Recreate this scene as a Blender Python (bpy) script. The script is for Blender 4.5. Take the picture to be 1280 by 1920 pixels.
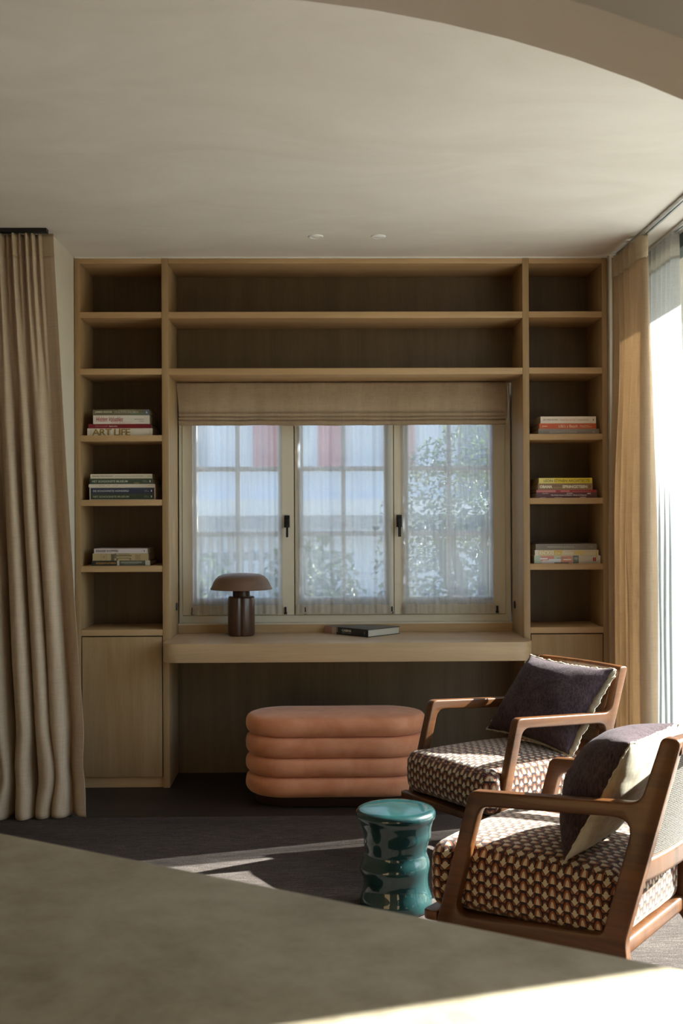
import bpy, bmesh, math, random
from mathutils import Vector, Matrix, noise

for o in list(bpy.data.objects):
    bpy.data.objects.remove(o)
scn = bpy.context.scene
COL = scn.collection
R = math.radians

# ------------------------------------------------------------------ camera
cam = bpy.data.cameras.new('camera')
cam.sensor_fit = 'HORIZONTAL'
cam.sensor_width = 24.0
cam.lens = 24.0 * 2100 / 1280
cam.clip_start = 0.05
cam.clip_end = 200
cam.dof.use_dof = True
cam.dof.focus_distance = 4.3
cam.dof.aperture_fstop = 8.0
co = bpy.data.objects.new('camera', cam)
COL.objects.link(co)
yaw, pitch, roll = R(0.93), R(0.27), R(0.257)
Fd = Vector((math.sin(yaw) * math.cos(pitch), math.cos(yaw) * math.cos(pitch), math.sin(pitch)))
Rt = Fd.cross(Vector((0, 0, 1))).normalized()
Up = Rt.cross(Fd)
R2 = Rt * math.cos(roll) - Up * math.sin(roll)
U2 = Rt * math.sin(roll) + Up * math.cos(roll)
co.matrix_world = Matrix(((R2.x, U2.x, -Fd.x, 0), (R2.y, U2.y, -Fd.y, 0), (R2.z, U2.z, -Fd.z, 1.38), (0, 0, 0, 1)))
scn.camera = co

# ------------------------------------------------------------------ sky, sun, exposure
SUN = Vector((0.811, 0.255, 0.527)).normalized()
w = bpy.data.worlds.new('sky')
scn.world = w
w.use_nodes = True
nt = w.node_tree
nt.nodes.clear()
sky = nt.nodes.new('ShaderNodeTexSky')
sky.sky_type = 'NISHITA'
sky.sun_disc = False
sky.sun_elevation = math.asin(SUN.z)
sky.sun_rotation = math.atan2(SUN.x, SUN.y)
sky.air_density = 1.0
sky.dust_density = 1.5
sky.ozone_density = 1.0
bg = nt.nodes.new('ShaderNodeBackground')
bg.inputs['Strength'].default_value = 1.0
wo = nt.nodes.new('ShaderNodeOutputWorld')
nt.links.new(sky.outputs[0], bg.inputs[0])
nt.links.new(bg.outputs[0], wo.inputs[0])

sl = bpy.data.lights.new('sun', 'SUN')
sl.energy = 60.0
sl.color = (1.0, 0.96, 0.91)
sl.angle = R(0.53)
so = bpy.data.objects.new('sun', sl)
COL.objects.link(so)
so.location = (8, 8, 8)
so.rotation_euler = SUN.to_track_quat('Z', 'Y').to_euler()

def portal(name, loc, rot, sx, sy):
    l = bpy.data.lights.new(name, 'AREA')
    l.shape = 'RECTANGLE'
    l.size, l.size_y = sx, sy
    l.cycles.is_portal = True
    o = bpy.data.objects.new(name, l)
    COL.objects.link(o)
    o.location = loc
    o.rotation_euler = rot
portal('portal_living', (1.80, 4.08, 1.36), (0, R(90), 0), 2.72, 3.3)
portal('portal_kitchen', (1.80, 1.27, 1.36), (0, R(90), 0), 2.72, .86)
portal('portal_back', (0.11, 6.24, 1.45), (R(-90), 0, 0), 1.8, 1.25)

scn.view_settings.view_transform = 'Standard'
scn.view_settings.look = 'None'
scn.view_settings.exposure = -0.52
scn.view_settings.gamma = 1.0
scn.view_settings.use_curve_mapping = False
cy = scn.cycles
cy.max_bounces = 12
cy.diffuse_bounces = 6
cy.glossy_bounces = 4
cy.transmission_bounces = 6
cy.transparent_max_bounces = 16
cy.sample_clamp_indirect = 6.0
cy.caustics_reflective = False
cy.caustics_refractive = False
cy.use_denoising = True

# ------------------------------------------------------------------ material helpers
class NT:
    def __init__(s, name):
        s.m = bpy.data.materials.new(name)
        s.m.use_nodes = True
        s.t = s.m.node_tree
        s.b = s.t.nodes['Principled BSDF']
        s.out = s.t.nodes['Material Output']
    def n(s, typ, **kw):
        x = s.t.nodes.new(typ)
        for k, v in kw.items():
            setattr(x, k, v)
        return x
    def l(s, a, b):
        s.t.links.new(a, b)
    def setv(s, sock, v):
        if hasattr(v, 'links') or isinstance(v, bpy.types.NodeSocket):
            s.l(v, sock)
        else:
            sock.default_value = v
    def math(s, op, a, b=0.0, c=0.0):
        x = s.n('ShaderNodeMath', operation=op)
        for i, v in enumerate((a, b, c)):
            s.setv(x.inputs[i], v)
        return x.outputs[0]
    def coord(s, kind='Object', scale=(1, 1, 1), rot=(0, 0, 0)):
        tc = s.n('ShaderNodeTexCoord')
        mp = s.n('ShaderNodeMapping')
        mp.inputs['Scale'].default_value = scale
        mp.inputs['Rotation'].default_value = rot
        s.l(tc.outputs[kind], mp.inputs[0])
        return mp.outputs[0]
    def noise(s, vec, scale=5, detail=4, rough=.5, dist=0):
        x = s.n('ShaderNodeTexNoise')
        s.l(vec, x.inputs['Vector'])
        x.inputs['Scale'].default_value = scale
        x.inputs['Detail'].default_value = detail
        x.inputs['Roughness'].default_value = rough
        x.inputs['Distortion'].default_value = dist
        return x.outputs[0]
    def ramp(s, fac, stops):
        x = s.n('ShaderNodeValToRGB')
        s.l(fac, x.inputs[0])
        e = x.color_ramp.elements
        while len(e) < len(stops):
            e.new(0.5)
        for i, (p, c) in enumerate(stops):
            e[i].position = p
            e[i].color = (*c, 1)
        return x.outputs[0]
    def mixc(s, fac, a, b, mode='MIX'):
        x = s.n('ShaderNodeMix', data_type='RGBA', blend_type=mode)
        s.setv(x.inputs[0], fac)
        s.setv(x.inputs[6], a if not isinstance(a, tuple) else (*a, 1))
        s.setv(x.inputs[7], b if not isinstance(b, tuple) else (*b, 1))
        return x.outputs[2]
    def bump(s, h, strength=.3, dist=.01):
        x = s.n('ShaderNodeBump')
        s.l(h, x.inputs['Height'])
        x.inputs['Strength'].default_value = strength
        x.inputs['Distance'].default_value = dist
        s.l(x.outputs[0], s.b.inputs['Normal'])
        return x.outputs[0]

def plain(name, col, rough=.5, metal=0.0, coat=0.0, spec=.5):
    q = NT(name)
    q.b.inputs['Base Color'].default_value = (*col, 1)
    q.b.inputs['Roughness'].default_value = rough
    q.b.inputs['Metallic'].default_value = metal
    q.b.inputs['Coat Weight'].default_value = coat
    q.b.inputs['Specular IOR Level'].default_value = spec
    return q.m

def wood(name, c0, c1, axis='z', rough=.5, coat=0.0, fine=1.0, spec=.4):
    q = NT(name)
    sc = {'z': (1, 1, .06), 'x': (.06, 1, 1), 'y': (1, .06, 1)}[axis]
    v = q.coord('Object', sc)
    a = q.noise(v, 14 * fine, 5, .55, .6)
    b = q.noise(v, 120 * fine, 3, .6)
    f = q.math('ADD', q.math('MULTIPLY', a, .7), q.math('MULTIPLY', b, .3))
    q.l(q.ramp(f, [(.3, c0), (.68, c1)]), q.b.inputs['Base Color'])
    q.b.inputs['Roughness'].default_value = rough
    q.b.inputs['Coat Weight'].default_value = coat
    q.b.inputs['Coat Roughness'].default_value = .15
    q.b.inputs['Specular IOR Level'].default_value = spec
    q.bump(b, .12, .002)
    return q.m

def plaster(name, c0, c1, scale=1.3, rough=.8):
    q = NT(name)
    v = q.coord('Object', (1, 1.8, 1))
    a = q.noise(v, scale, 6, .6, .8)
    q.l(q.ramp(a, [(.35, c0), (.65, c1)]), q.b.inputs['Base Color'])
    q.b.inputs['Roughness'].default_value = rough
    q.b.inputs['Specular IOR Level'].default_value = .2
    q.bump(q.noise(v, 9, 4, .6), .05, .004)
    return q.m

def linen(name, c0, c1, trans=0.0, tcol=None, transp=0.0, thread=420, bump=.35, vary=1.2):
    """woven cloth: diffuse front, translucent back, optional open weave"""
    q = NT(name)
    v1 = q.coord('Object', (1, 1, .08))
    v2 = q.coord('Object', (.08, .08, 1))
    a = q.noise(v1, thread * .35, 3, .6)
    b = q.noise(v2, thread * .35, 3, .6)
    big = q.noise(v1, 18, 4, .6)
    f = q.math('ADD', q.math('MULTIPLY', q.math('ADD', a, b), .3), q.math('MULTIPLY', big, .4))
    c = q.ramp(f, [(.36, c0), (.62, c1)])
    q.l(c, q.b.inputs['Base Color'])
    q.b.inputs['Roughness'].default_value = .9
    q.b.inputs['Specular IOR Level'].default_value = .1
    q.b.inputs['Sheen Weight'].default_value = .05
    nb = q.bump(f, bump, .0015)
    sh = q.b.outputs[0]
    if trans > 0:
        tr = q.n('ShaderNodeBsdfTranslucent')
        q.l(q.mixc(.8, c, tcol or c1), tr.inputs[0]) if True else None
        mx = q.n('ShaderNodeMixShader')
        mx.inputs[0].default_value = trans
        q.l(sh, mx.inputs[1]); q.l(tr.outputs[0], mx.inputs[2])
        sh = mx.outputs[0]
    if transp > 0:
        tp = q.n('ShaderNodeBsdfTransparent')
        mx = q.n('ShaderNodeMixShader')
        ff = q.math('ADD', q.math('MULTIPLY', q.math('SUBTRACT', f, .5), vary), transp)
        q.l(ff, mx.inputs[0])
        q.l(sh, mx.inputs[1]); q.l(tp.outputs[0], mx.inputs[2])
        sh = mx.outputs[0]
    q.l(sh, q.out.inputs[0])
    return q.m

def glass_mat(name, tint=(.93, .97, .96)):
    q = NT(name)
    tp = q.n('ShaderNodeBsdfTransparent')
    tp.inputs[0].default_value = (*tint, 1)
    gl = q.n('ShaderNodeBsdfGlossy')
    gl.inputs['Roughness'].default_value = 0.0
    fr = q.n('ShaderNodeFresnel')
    ge = q.n('ShaderNodeNewGeometry')          # thin pane: same reflection from both faces
    q.l(q.math('ADD', q.math('MULTIPLY', ge.outputs['Backfacing'], 1 / 1.45 - 1.45), 1.45), fr.inputs[0])
    mx = q.n('ShaderNodeMixShader')
    q.l(fr.outputs[0], mx.inputs[0]); q.l(tp.outputs[0], mx.inputs[1]); q.l(gl.outputs[0], mx.inputs[2])
    q.l(mx.outputs[0], q.out.inputs[0])
    return q.m

def scallop(name):
    """printed cloth: interlaced pointed arches, dark outline, rust band, cream heart"""
    q = NT(name)
    tc = q.n('ShaderNodeTexCoord')
    sp = q.n('ShaderNodeSeparateXYZ')
    q.l(tc.outputs['UV'], sp.inputs[0])
    u = q.math('DIVIDE', sp.outputs[0], .044)
    v = q.math('DIVIDE', sp.outputs[1], .033)
    nz = q.noise(q.coord('UV'), 900, 2, .5)
    jit = q.math('MULTIPLY', q.math('SUBTRACT', nz, .5), .12)
    dark, rust, cream = (.030, .016, .019), (.26, .085, .030), (.50, .43, .31)
    def cell(uo, vo):
        x = q.math('ABSOLUTE', q.math('SUBTRACT', q.math('FRACT', q.math('ADD', u, uo)), .5))
        y = q.math('ADD', q.math('FRACT', q.math('ADD', v, vo)), jit)
        return x, y
    def pn(x, y, w_, h_, p=1.7):
        return q.math('ADD', q.math('POWER', q.math('DIVIDE', x, w_), p), q.math('POWER', q.math('DIVIDE', q.math('MAXIMUM', y, 0.0), h_), p))
    # between the arches: cream diamond under a thin rust cap
    x, y = cell(.5, .45)
    dm = q.math('ADD', q.math('DIVIDE', x, .235), q.math('DIVIDE', q.math('ABSOLUTE', q.math('SUBTRACT', y, .40)), .37))
    base = q.mixc(q.math('LESS_THAN', pn(x, y, .27, .88), 1.0), dark, rust)
    base = q.mixc(q.math('LESS_THAN', dm, 1.25), base, dark)
    base = q.mixc(q.math('LESS_THAN', dm, 1.0), base, cream)
    # the arches themselves
    x, y = cell(0, 0)
    cA = q.math('LESS_THAN', pn(x, y, .135, .56), 1.0)
    colA = q.mixc(cA, q.mixc(q.math('LESS_THAN', pn(x, y, .265, .78), 1.0), dark, rust), cream)
    oA = q.math('LESS_THAN', pn(x, y, .375, 1.0), 1.0)
    q.l(q.mixc(oA, base, colA), q.b.inputs['Base Color'])
    q.b.inputs['Roughness'].default_value = .85
    q.b.inputs['Specular IOR Level'].default_value = .15
    q.b.inputs['Sheen Weight'].default_value = .2
    q.bump(q.math('ADD', nz, q.math('MULTIPLY', cA, .6)), .35, .0015)
    return q.m

def rug_mat(name):
    q = NT(name)
    v = q.coord('Object', (.05, 1, 1))
    a = q.noise(v, 290, 4, .7)
    b = q.noise(q.coord('Object', (.2, 1, 1)), 6, 3, .5)
    c = q.noise(q.coord('Object', (.45, 1, 1)), 520, 2, .6)
    f = q.math('ADD', q.math('ADD', q.math('MULTIPLY', a, .40), q.math('MULTIPLY', c, .50)), q.math('MULTIPLY', b, .10))
    q.l(q.ramp(f, [(.36, (.022, .016, .015)), (.53, (.070, .056, .051)), (.70, (.25, .215, .19))]), q.b.inputs['Base Color'])
    q.b.inputs['Roughness'].default_value = .95
    q.b.inputs['Specular IOR Level'].default_value = .1
    q.bump(f, .8, .006)
    return q.m

def stone_mat(name):
    q = NT(name)
    v = q.coord('Object')
    a = q.noise(v, 3.2, 6, .6, 1.2)
    b = q.noise(v, 22, 5, .65)
    c = q.noise(v, 90, 2, .5)
    f = q.math('ADD', q.math('ADD', q.math('MULTIPLY', a, .55), q.math('MULTIPLY', b, .35)), q.math('MULTIPLY', c, .1))
    q.l(q.ramp(f, [(.36, (.19, .150, .098)), (.5, (.28, .235, .165)), (.64, (.35, .305, .23))]), q.b.inputs['Base Color'])
    q.b.inputs['Roughness'].default_value = .55
    q.b.inputs['Specular IOR Level'].default_value = .35
    return q.m

def sheer_mat(name, open_=.35, tcol=(.86, .88, .90)):
    return linen(name, (.60, .60, .60), (.70, .70, .70), trans=.6, tcol=tcol, transp=open_, thread=700, bump=.1)

def velvet(name, c0, c1):
    q = NT(name)
    v = q.coord('Object')
    a = q.noise(v, 7, 5, .6, .5)
    q.l(q.ramp(a, [(.35, c0), (.68, c1)]), q.b.inputs['Base Color'])
    q.b.inputs['Roughness'].default_value = .7
    q.b.inputs['Specular IOR Level'].default_value = .15
    q.b.inputs['Sheen Weight'].default_value = .6
    q.b.inputs['Sheen Roughness'].default_value = .4
    q.b.inputs['Sheen Tint'].default_value = (1, .72, .58, 1)
    q.bump(q.noise(v, 5, 3, .5), .15, .01)
    return q.m

def weave(name, c0, c1, scale=260, rough=.85):
    q = NT(name)
    tc = q.n('ShaderNodeTexCoord')
    sp = q.n('ShaderNodeSeparateXYZ')
    q.l(tc.outputs['UV'], sp.inputs[0])
    a = q.math('SINE', q.math('MULTIPLY', sp.outputs[0], scale * 6.283))
    b = q.math('SINE', q.math('MULTIPLY', sp.outputs[1], scale * 6.283))
    g = q.math('MAXIMUM', a, b)
    nz = q.noise(q.coord('UV'), 160, 3, .6)
    f = q.math('ADD', q.math('MULTIPLY', g, .35), q.math('MULTIPLY', nz, .8))
    q.l(q.ramp(f, [(.38, c0), (.72, c1)]), q.b.inputs['Base Color'])
    q.b.inputs['Roughness'].default_value = rough
    q.b.inputs['Specular IOR Level'].default_value = .2
    q.bump(g, .6, .002)
    return q.m

def wool(name, c0, c1):
    q = NT(name)
    v = q.coord('Object')
    a = q.noise(q.coord('Object', (1, 1, .25)), 160, 4, .7, .6)
    b = q.noise(v, 10, 4, .6)
    f = q.math('ADD', q.math('MULTIPLY', a, .7), q.math('MULTIPLY', b, .3))
    q.l(q.ramp(f, [(.35, c0), (.68, c1)]), q.b.inputs['Base Color'])
    q.b.inputs['Roughness'].default_value = .95
    q.b.inputs['Specular IOR Level'].default_value = .1
    q.b.inputs['Sheen Weight'].default_value = .08
    q.b.inputs['Sheen Tint'].default_value = (.9, .8, .85, 1)
    q.bump(f, .7, .003)
    return q.m

M = {}
OAK0, OAK1 = (.30, .185, .082), (.42, .285, .150)
M['oak_v'] = wood('oak_veneer_upright_grain', OAK0, OAK1, 'z')
M['oak_h'] = wood('oak_veneer_level_grain', (.41, .26, .125), (.55, .37, .195), 'x')
M['oak_back'] = wood('smoked_oak_backing', (.10, .064, .032), (.155, .103, .055), 'z')  # same oak darkened: shade inside the shelves put into its colour
M['oak_top'] = wood('oak_desk_top', (.41, .275, .15), (.54, .38, .22), 'x', rough=.42)
M['walnut'] = wood('oiled_walnut', (.032, .011, .0035), (.15, .054, .014), 'x', rough=.36, coat=.1, fine=.7)
M['walnut_z'] = wood('oiled_walnut_upright', (.032, .011, .0035), (.15, .054, .014), 'z', rough=.36, coat=.1, fine=.7)
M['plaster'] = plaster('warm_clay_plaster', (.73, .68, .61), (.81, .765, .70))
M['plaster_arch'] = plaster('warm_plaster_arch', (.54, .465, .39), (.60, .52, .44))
M['wall'] = plaster('warm_wall_paint', (.60, .54, .44), (.63, .57, .47), 2.5)
M['floor'] = wood('dark_stained_floor', (.018, .012, .010), (.030, .020, .017), 'x', rough=.55)
M['rug'] = rug_mat('ribbed_brown_rug')
M['stone'] = stone_mat('beige_limestone')
M['curtain'] = linen('heavy_oatmeal_linen', (.47, .375, .27), (.63, .52, .39), trans=.22, tcol=(.75, .48, .24))
M['curtain_r'] = linen('oatmeal_linen_by_window', (.38, .285, .19), (.52, .405, .28), trans=.42, tcol=(.80, .62, .43))
M['heading'] = linen('curtain_heading_band', (.42, .33, .22), (.54, .43, .30), trans=.1, tcol=(.7, .5, .3))
M['blind'] = linen('roman_blind_linen', (.38, .285, .19), (.52, .405, .285), trans=.3, tcol=(.6, .42, .25))
M['sheer'] = linen('white_sheer', (.40, .42, .43), (.50, .52, .53), trans=.55, tcol=(.31, .32, .33), transp=.22, thread=700, bump=.1)
M['sheer_s'] = linen('casement_sheer', (.62, .64, .68), (.70, .72, .76), trans=.55, tcol=(.56, .64, .78), transp=.33, thread=900, bump=.1, vary=.5)
M['hem_long'] = linen('long_sheer_heading', (.42, .40, .36), (.50, .48, .43), trans=.5, tcol=(.32, .31, .29), transp=.12, thread=700)
M['hem'] = linen('sheer_hem', (.62, .58, .52), (.76, .72, .66), trans=.5, tcol=(.8, .78, .74), transp=.08, thread=700)
M['cream_paint'] = plain('cream_window_paint', (.66, .60, .48), .45)
M['black_metal'] = plain('black_metal', (.012, .012, .014), .4, .3)
M['alu'] = plain('brushed_aluminium', (.62, .62, .62), .35, .9)
M['frame_dark'] = plain('dark_green_frame', (.02, .035, .033), .4, .2)
M['glass'] = glass_mat('window_glass')
M['white_trim'] = plain('white_trim', (.9, .89, .87), .5)
M['dark'] = plain('dark_recess', (.01, .01, .01), .8)
M['velvet'] = velvet('terracotta_velvet', (.60, .23, .11), (.74, .34, .19))
M['base_brown'] = plain('dark_brown_plinth', (.055, .026, .017), .5)
M['fabric'] = scallop('scallop_print_fabric')
M['cane'] = weave('brown_woven_back', (.06, .038, .028), (.25, .17, .12), 170)
M['cane_rear'] = weave('grey_woven_back', (.035, .03, .027), (.30, .27, .24), 170)
M['wool'] = wool('aubergine_wool', (.018, .010, .013), (.095, .066, .073))
M['flax'] = linen('cream_flax', (.34, .29, .215), (.50, .45, .35), thread=260, bump=.8)
M['lamp'] = plain('bronze_lacquer', (.075, .034, .020), .36, .15, .25)
M['lamp_shade'] = plain('brown_matt_lacquer', (.15, .083, .052), .42)
M['lamp_neck'] = plain('dark_bronze', (.035, .017, .012), .3, .5)
M['page'] = plain('book_pages', (.62, .57, .46), .9)
q = NT('teal_glaze')
tv = q.coord('Object', (1, 1, .5))
q.l(q.ramp(q.noise(tv, 8, 4, .6, 1.5), [(.3, (.002, .018, .021)), (.7, (.004, .040, .040))]), q.b.inputs['Base Color'])
q.b.inputs['Roughness'].default_value = .4
q.b.inputs['Specular IOR Level'].default_value = .15
q.b.inputs['Coat Weight'].default_value = 1.0
q.b.inputs['Coat Roughness'].default_value = .03
M['glaze'] = q.m

_pc = {}
INKGAIN = 1.2
def paint(col, rough=.5, name='printed_cover'):
    col = tuple(min(.85, c * INKGAIN) for c in col)
    k = (tuple(round(c, 3) for c in col), rough, name)
    if k not in _pc:
        _pc[k] = plain(name, col, rough)
    return _pc[k]

# ------------------------------------------------------------------ object helpers
def empty(name, loc=(0, 0, 0), rz=0):
    o = bpy.data.objects.new(name, None)
    o.empty_display_size = .1
    COL.objects.link(o)
    o.location = loc
    o.rotation_euler = (0, 0, rz)
    return o

def tag(o, label=None, cat=None, group=None, kind=None):
    if label: o['label'] = label
    if cat: o['category'] = cat
    if group: o['group'] = group
    if kind: o['kind'] = kind
    return o

def base_of(o):
    while o.parent: o = o.parent
    return o.location

def link_mesh(name, me, mats, parent=None, smooth=False, world=True):
    for m in (mats if isinstance(mats, (list, tuple)) else [mats]):
        me.materials.append(m)
    o = bpy.data.objects.new(name, me)
    COL.objects.link(o)
    if parent is not None:
        if world:
            me.transform(Matrix.Translation(-Vector(base_of(parent))))
        o.parent = parent
    if smooth:
        for p in me.polygons: p.use_smooth = True
    return o

def fin(name, bm, mats, parent=None, smooth=False, world=True, auto=None):
    me = bpy.data.meshes.new(name)
    bm.to_mesh(me)
    bm.free()
    o = link_mesh(name, me, mats, parent, smooth, world)
    if auto:
        for p in me.polygons: p.use_smooth = True
        try: me.set_sharp_from_angle(angle=R(auto))
        except Exception: pass
    return o

def add_box(bm, x0, x1, y0, y1, z0, z1):
    v = [bm.verts.new((x, y, z)) for x in (x0, x1) for y in (y0, y1) for z in (z0, z1)]
    f = []
    for idx in ((0, 1, 3, 2), (4, 6, 7, 5), (0, 4, 5, 1), (2, 3, 7, 6), (0, 2, 6, 4), (1, 5, 7, 3)):
        f.append(bm.faces.new([v[i] for i in idx]))
    return v, f

def box(name, x0, x1, y0, y1, z0, z1, mat, parent=None, bev=0.0, seg=2, world=True):
    bm = bmesh.new()
    add_box(bm, x0, x1, y0, y1, z0, z1)
    if bev > 0:
        bmesh.ops.bevel(bm, geom=bm.edges[:], offset=bev, segments=seg, affect='EDGES', profile=.5)
    return fin(name, bm, mat, parent, world=world, auto=35 if bev else None)

def lathe(name, prof, mat, parent=None, c=(0, 0), seg=48, rf=None, world=True, sharp=40):
    """prof: list of (r,z); rf(r,z,phi)->r"""
    bm = bmesh.new()
    rings = []
    for r, z in prof:
        if r < 1e-5:
            rings.append([bm.verts.new((c[0], c[1], z))])
        else:
            ring = []
            for i in range(seg):
                a = 2 * math.pi * i / seg
                rr = rf(r, z, a) if rf else r
                ring.append(bm.verts.new((c[0] + rr * math.cos(a), c[1] + rr * math.sin(a), z)))
            rings.append(ring)
    for a, b in zip(rings, rings[1:]):
        for i in range(seg):
            j = (i + 1) % seg
            if len(a) == 1 and len(b) == 1: continue
            if len(a) == 1: bm.faces.new((a[0], b[j], b[i]))
            elif len(b) == 1: bm.faces.new((a[i], a[j], b[0]))
            else: bm.faces.new((a[i], a[j], b[j], b[i]))
    bmesh.ops.recalc_face_normals(bm, faces=bm.faces[:])
    return fin(name, bm, mat, parent, world=world, auto=sharp)

def grid(name, nu, nv, fn, mat, parent=None, uvf=None, world=True, thick=0.0, smooth=True, matf=None):
    bm = bmesh.new()
    vs = [[bm.verts.new(fn(i / nu, j / nv)) for j in range(nv + 1)] for i in range(nu + 1)]
    uvl = bm.loops.layers.uv.new('UVMap')
    for i in range(nu):
        for j in range(nv):
            f = bm.faces.new((vs[i][j], vs[i + 1][j], vs[i + 1][j + 1], vs[i][j + 1]))
            cs = ((i, j), (i + 1, j), (i + 1, j + 1), (i, j + 1))
            for lp, (a, b) in zip(f.loops, cs):
                lp[uvl].uv = uvf(a / nu, b / nv) if uvf else (a / nu, b / nv)
            if matf: f.material_index = matf(i / nu, j / nv)
    o = fin(name, bm, mat, parent, smooth=smooth, world=world)
    if thick:
        md = o.modifiers.new('thickness', 'SOLIDIFY')
        md.thickness = thick
        md.offset = 0
    return o

def outline(name, loops, plane, half, mat, parent=None, bev=.004, world=False, res=2):
    """flat filled outlines (first outer, others holes) given in 2D, thickened by half to both sides.
    plane(a,b,c)->xyz, c runs across the thickness"""
    cu = bpy.data.curves.new(name, 'CURVE')
    cu.dimensions = '2D'
    cu.fill_mode = 'BOTH'
    for lp in loops:
        s = cu.splines.new('POLY')
        s.points.add(len(lp) - 1)
        for p, (a, b) in zip(s.points, lp):
            p.co = (a, b, 0, 1)
        s.use_cyclic_u = True
    cu.extrude = half - bev
    cu.bevel_depth = bev
    cu.bevel_resolution = res
    cu.offset = -bev
    tmp = bpy.data.objects.new('tmp', cu)
    COL.objects.link(tmp)
    dg = bpy.context.evaluated_depsgraph_get()
    me = bpy.data.meshes.new_from_object(tmp.evaluated_get(dg))
    me.name = name
    bpy.data.objects.remove(tmp)
    bpy.data.curves.remove(cu)
    for v in me.vertices:
        v.co = plane(*v.co)
    bm = bmesh.new(); bm.from_mesh(me)
    bmesh.ops.remove_doubles(bm, verts=bm.verts[:], dist=1e-5)
    bmesh.ops.recalc_face_normals(bm, faces=bm.faces[:])
    bm.to_mesh(me); bm.free()
    me.materials.clear()
    o = link_mesh(name, me, mat, parent, world=world)
    for p in me.polygons: p.use_smooth = True
    me.set_sharp_from_angle(angle=R(32))
    return o

def fillet(pts, rad, n=6):
    """round every corner of a closed polygon; rad is a number or one per corner"""
    out = []
    m = len(pts)
    for i, p in enumerate(pts):
        r = rad[i] if isinstance(rad, (list, tuple)) else rad
        p = Vector(p); a = Vector(pts[i - 1]); b = Vector(pts[(i + 1) % m])
        d1 = (a - p); d2 = (b - p)
        ang = d1.angle(d2) if d1.length and d2.length else math.pi
        if r <= 0 or ang > math.pi - .02:
            out.append(tuple(p)); continue
        t = min(r / math.tan(ang / 2), d1.length * .48, d2.length * .48)
        s = p + d1.normalized() * t; e = p + d2.normalized() * t
        for k in range(n + 1):
            u = k / n
            q_ = s * (1 - u) ** 2 + p * 2 * u * (1 - u) + e * u ** 2
            out.append(tuple(q_))
    return out

def tube(name, pts, r, mat, parent=None, seg=8, world=True, closed=False):
    bm = bmesh.new()
    pts = [Vector(p) for p in pts]
    rings = []
    for i, p in enumerate(pts):
        if i == 0: d = pts[1] - p
        elif i == len(pts) - 1: d = p - pts[i - 1]
        else: d = pts[i + 1] - pts[i - 1]
        d.normalize()
        up = Vector((0, 0, 1)) if abs(d.z) < .9 else Vector((1, 0, 0))
        a = d.cross(up).normalized(); b = d.cross(a)
        rr = r[i] if isinstance(r, (list, tuple)) else r
        rings.append([bm.verts.new(p + a * rr * math.cos(2 * math.pi * k / seg) + b * rr * math.sin(2 * math.pi * k / seg)) for k in range(seg)])
    for A, B in zip(rings, rings[1:]):
        for k in range(seg):
            bm.faces.new((A[k], A[(k + 1) % seg], B[(k + 1) % seg], B[k]))
    bm.faces.new(rings[0]); bm.faces.new(rings[-1][::-1])
    bmesh.ops.recalc_face_normals(bm, faces=bm.faces[:])
    return fin(name, bm, mat, parent, world=world, auto=50)

_fontcache = {}
def lettering(name, txt, mat, parent, origin, right, up, width, height, bold=0.0, shear=0.0, spacing=1.0, proud=.0004):
    """flat printed letters lying on a plane; scaled to the given width and height"""
    cu = bpy.data.curves.new(name, 'FONT')
    cu.body = txt
    cu.size = 1
    cu.offset = bold
    cu.shear = shear
    cu.space_character = spacing
    cu.resolution_u = 3
    tmp = bpy.data.objects.new('tmp', cu)
    COL.objects.link(tmp)
    dg = bpy.context.evaluated_depsgraph_get()
    me = bpy.data.meshes.new_from_object(tmp.evaluated_get(dg))
    bpy.data.objects.remove(tmp); bpy.data.curves.remove(cu)
    me.name = name
    xs = [v.co.x for v in me.vertices]; ys = [v.co.y for v in me.vertices]
    x0, x1, y0, y1 = min(xs), max(xs), min(ys), max(ys)
    right, up, origin = Vector(right), Vector(up), Vector(origin)
    nrm = right.cross(up)
    for v in me.vertices:
        a = (v.co.x - x0) / (x1 - x0) * width
        b = (v.co.y - y0) / (y1 - y0) * height
        v.co = origin + right * a + up * b + nrm * proud
    me.materials.clear()
    return link_mesh(name, me, mat, parent, world=False)

def struct(o, label):
    return tag(o, label, o.name.split('_')[0].split('.')[0], kind='structure')

def sstep(a, b, x):
    t = max(0, min(1, (x - a) / (b - a)))
    return t * t * (3 - 2 * t)

# ------------------------------------------------------------------ the room
CEIL = 2.72
YF, YB = 5.75, 6.08          # front and back of the built-in shelving
struct(box('floor', -4, 1.80, -3, 6.3, -.12, 0, M['floor']), 'dark stained timber floor under the rug')
rug = box('rug', -3.2, 1.40, 2.45, 5.16, 0.0002, .008, M['rug'], None, .003)
tag(rug, 'dark brown ribbed wool rug under the armchairs and teal stool', 'rug')
struct(box('ceiling', -4, 2.1, -3, 6.3, CEIL, CEIL + .15, M['plaster']), 'cloudy warm plaster ceiling above the bookcase')
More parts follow.
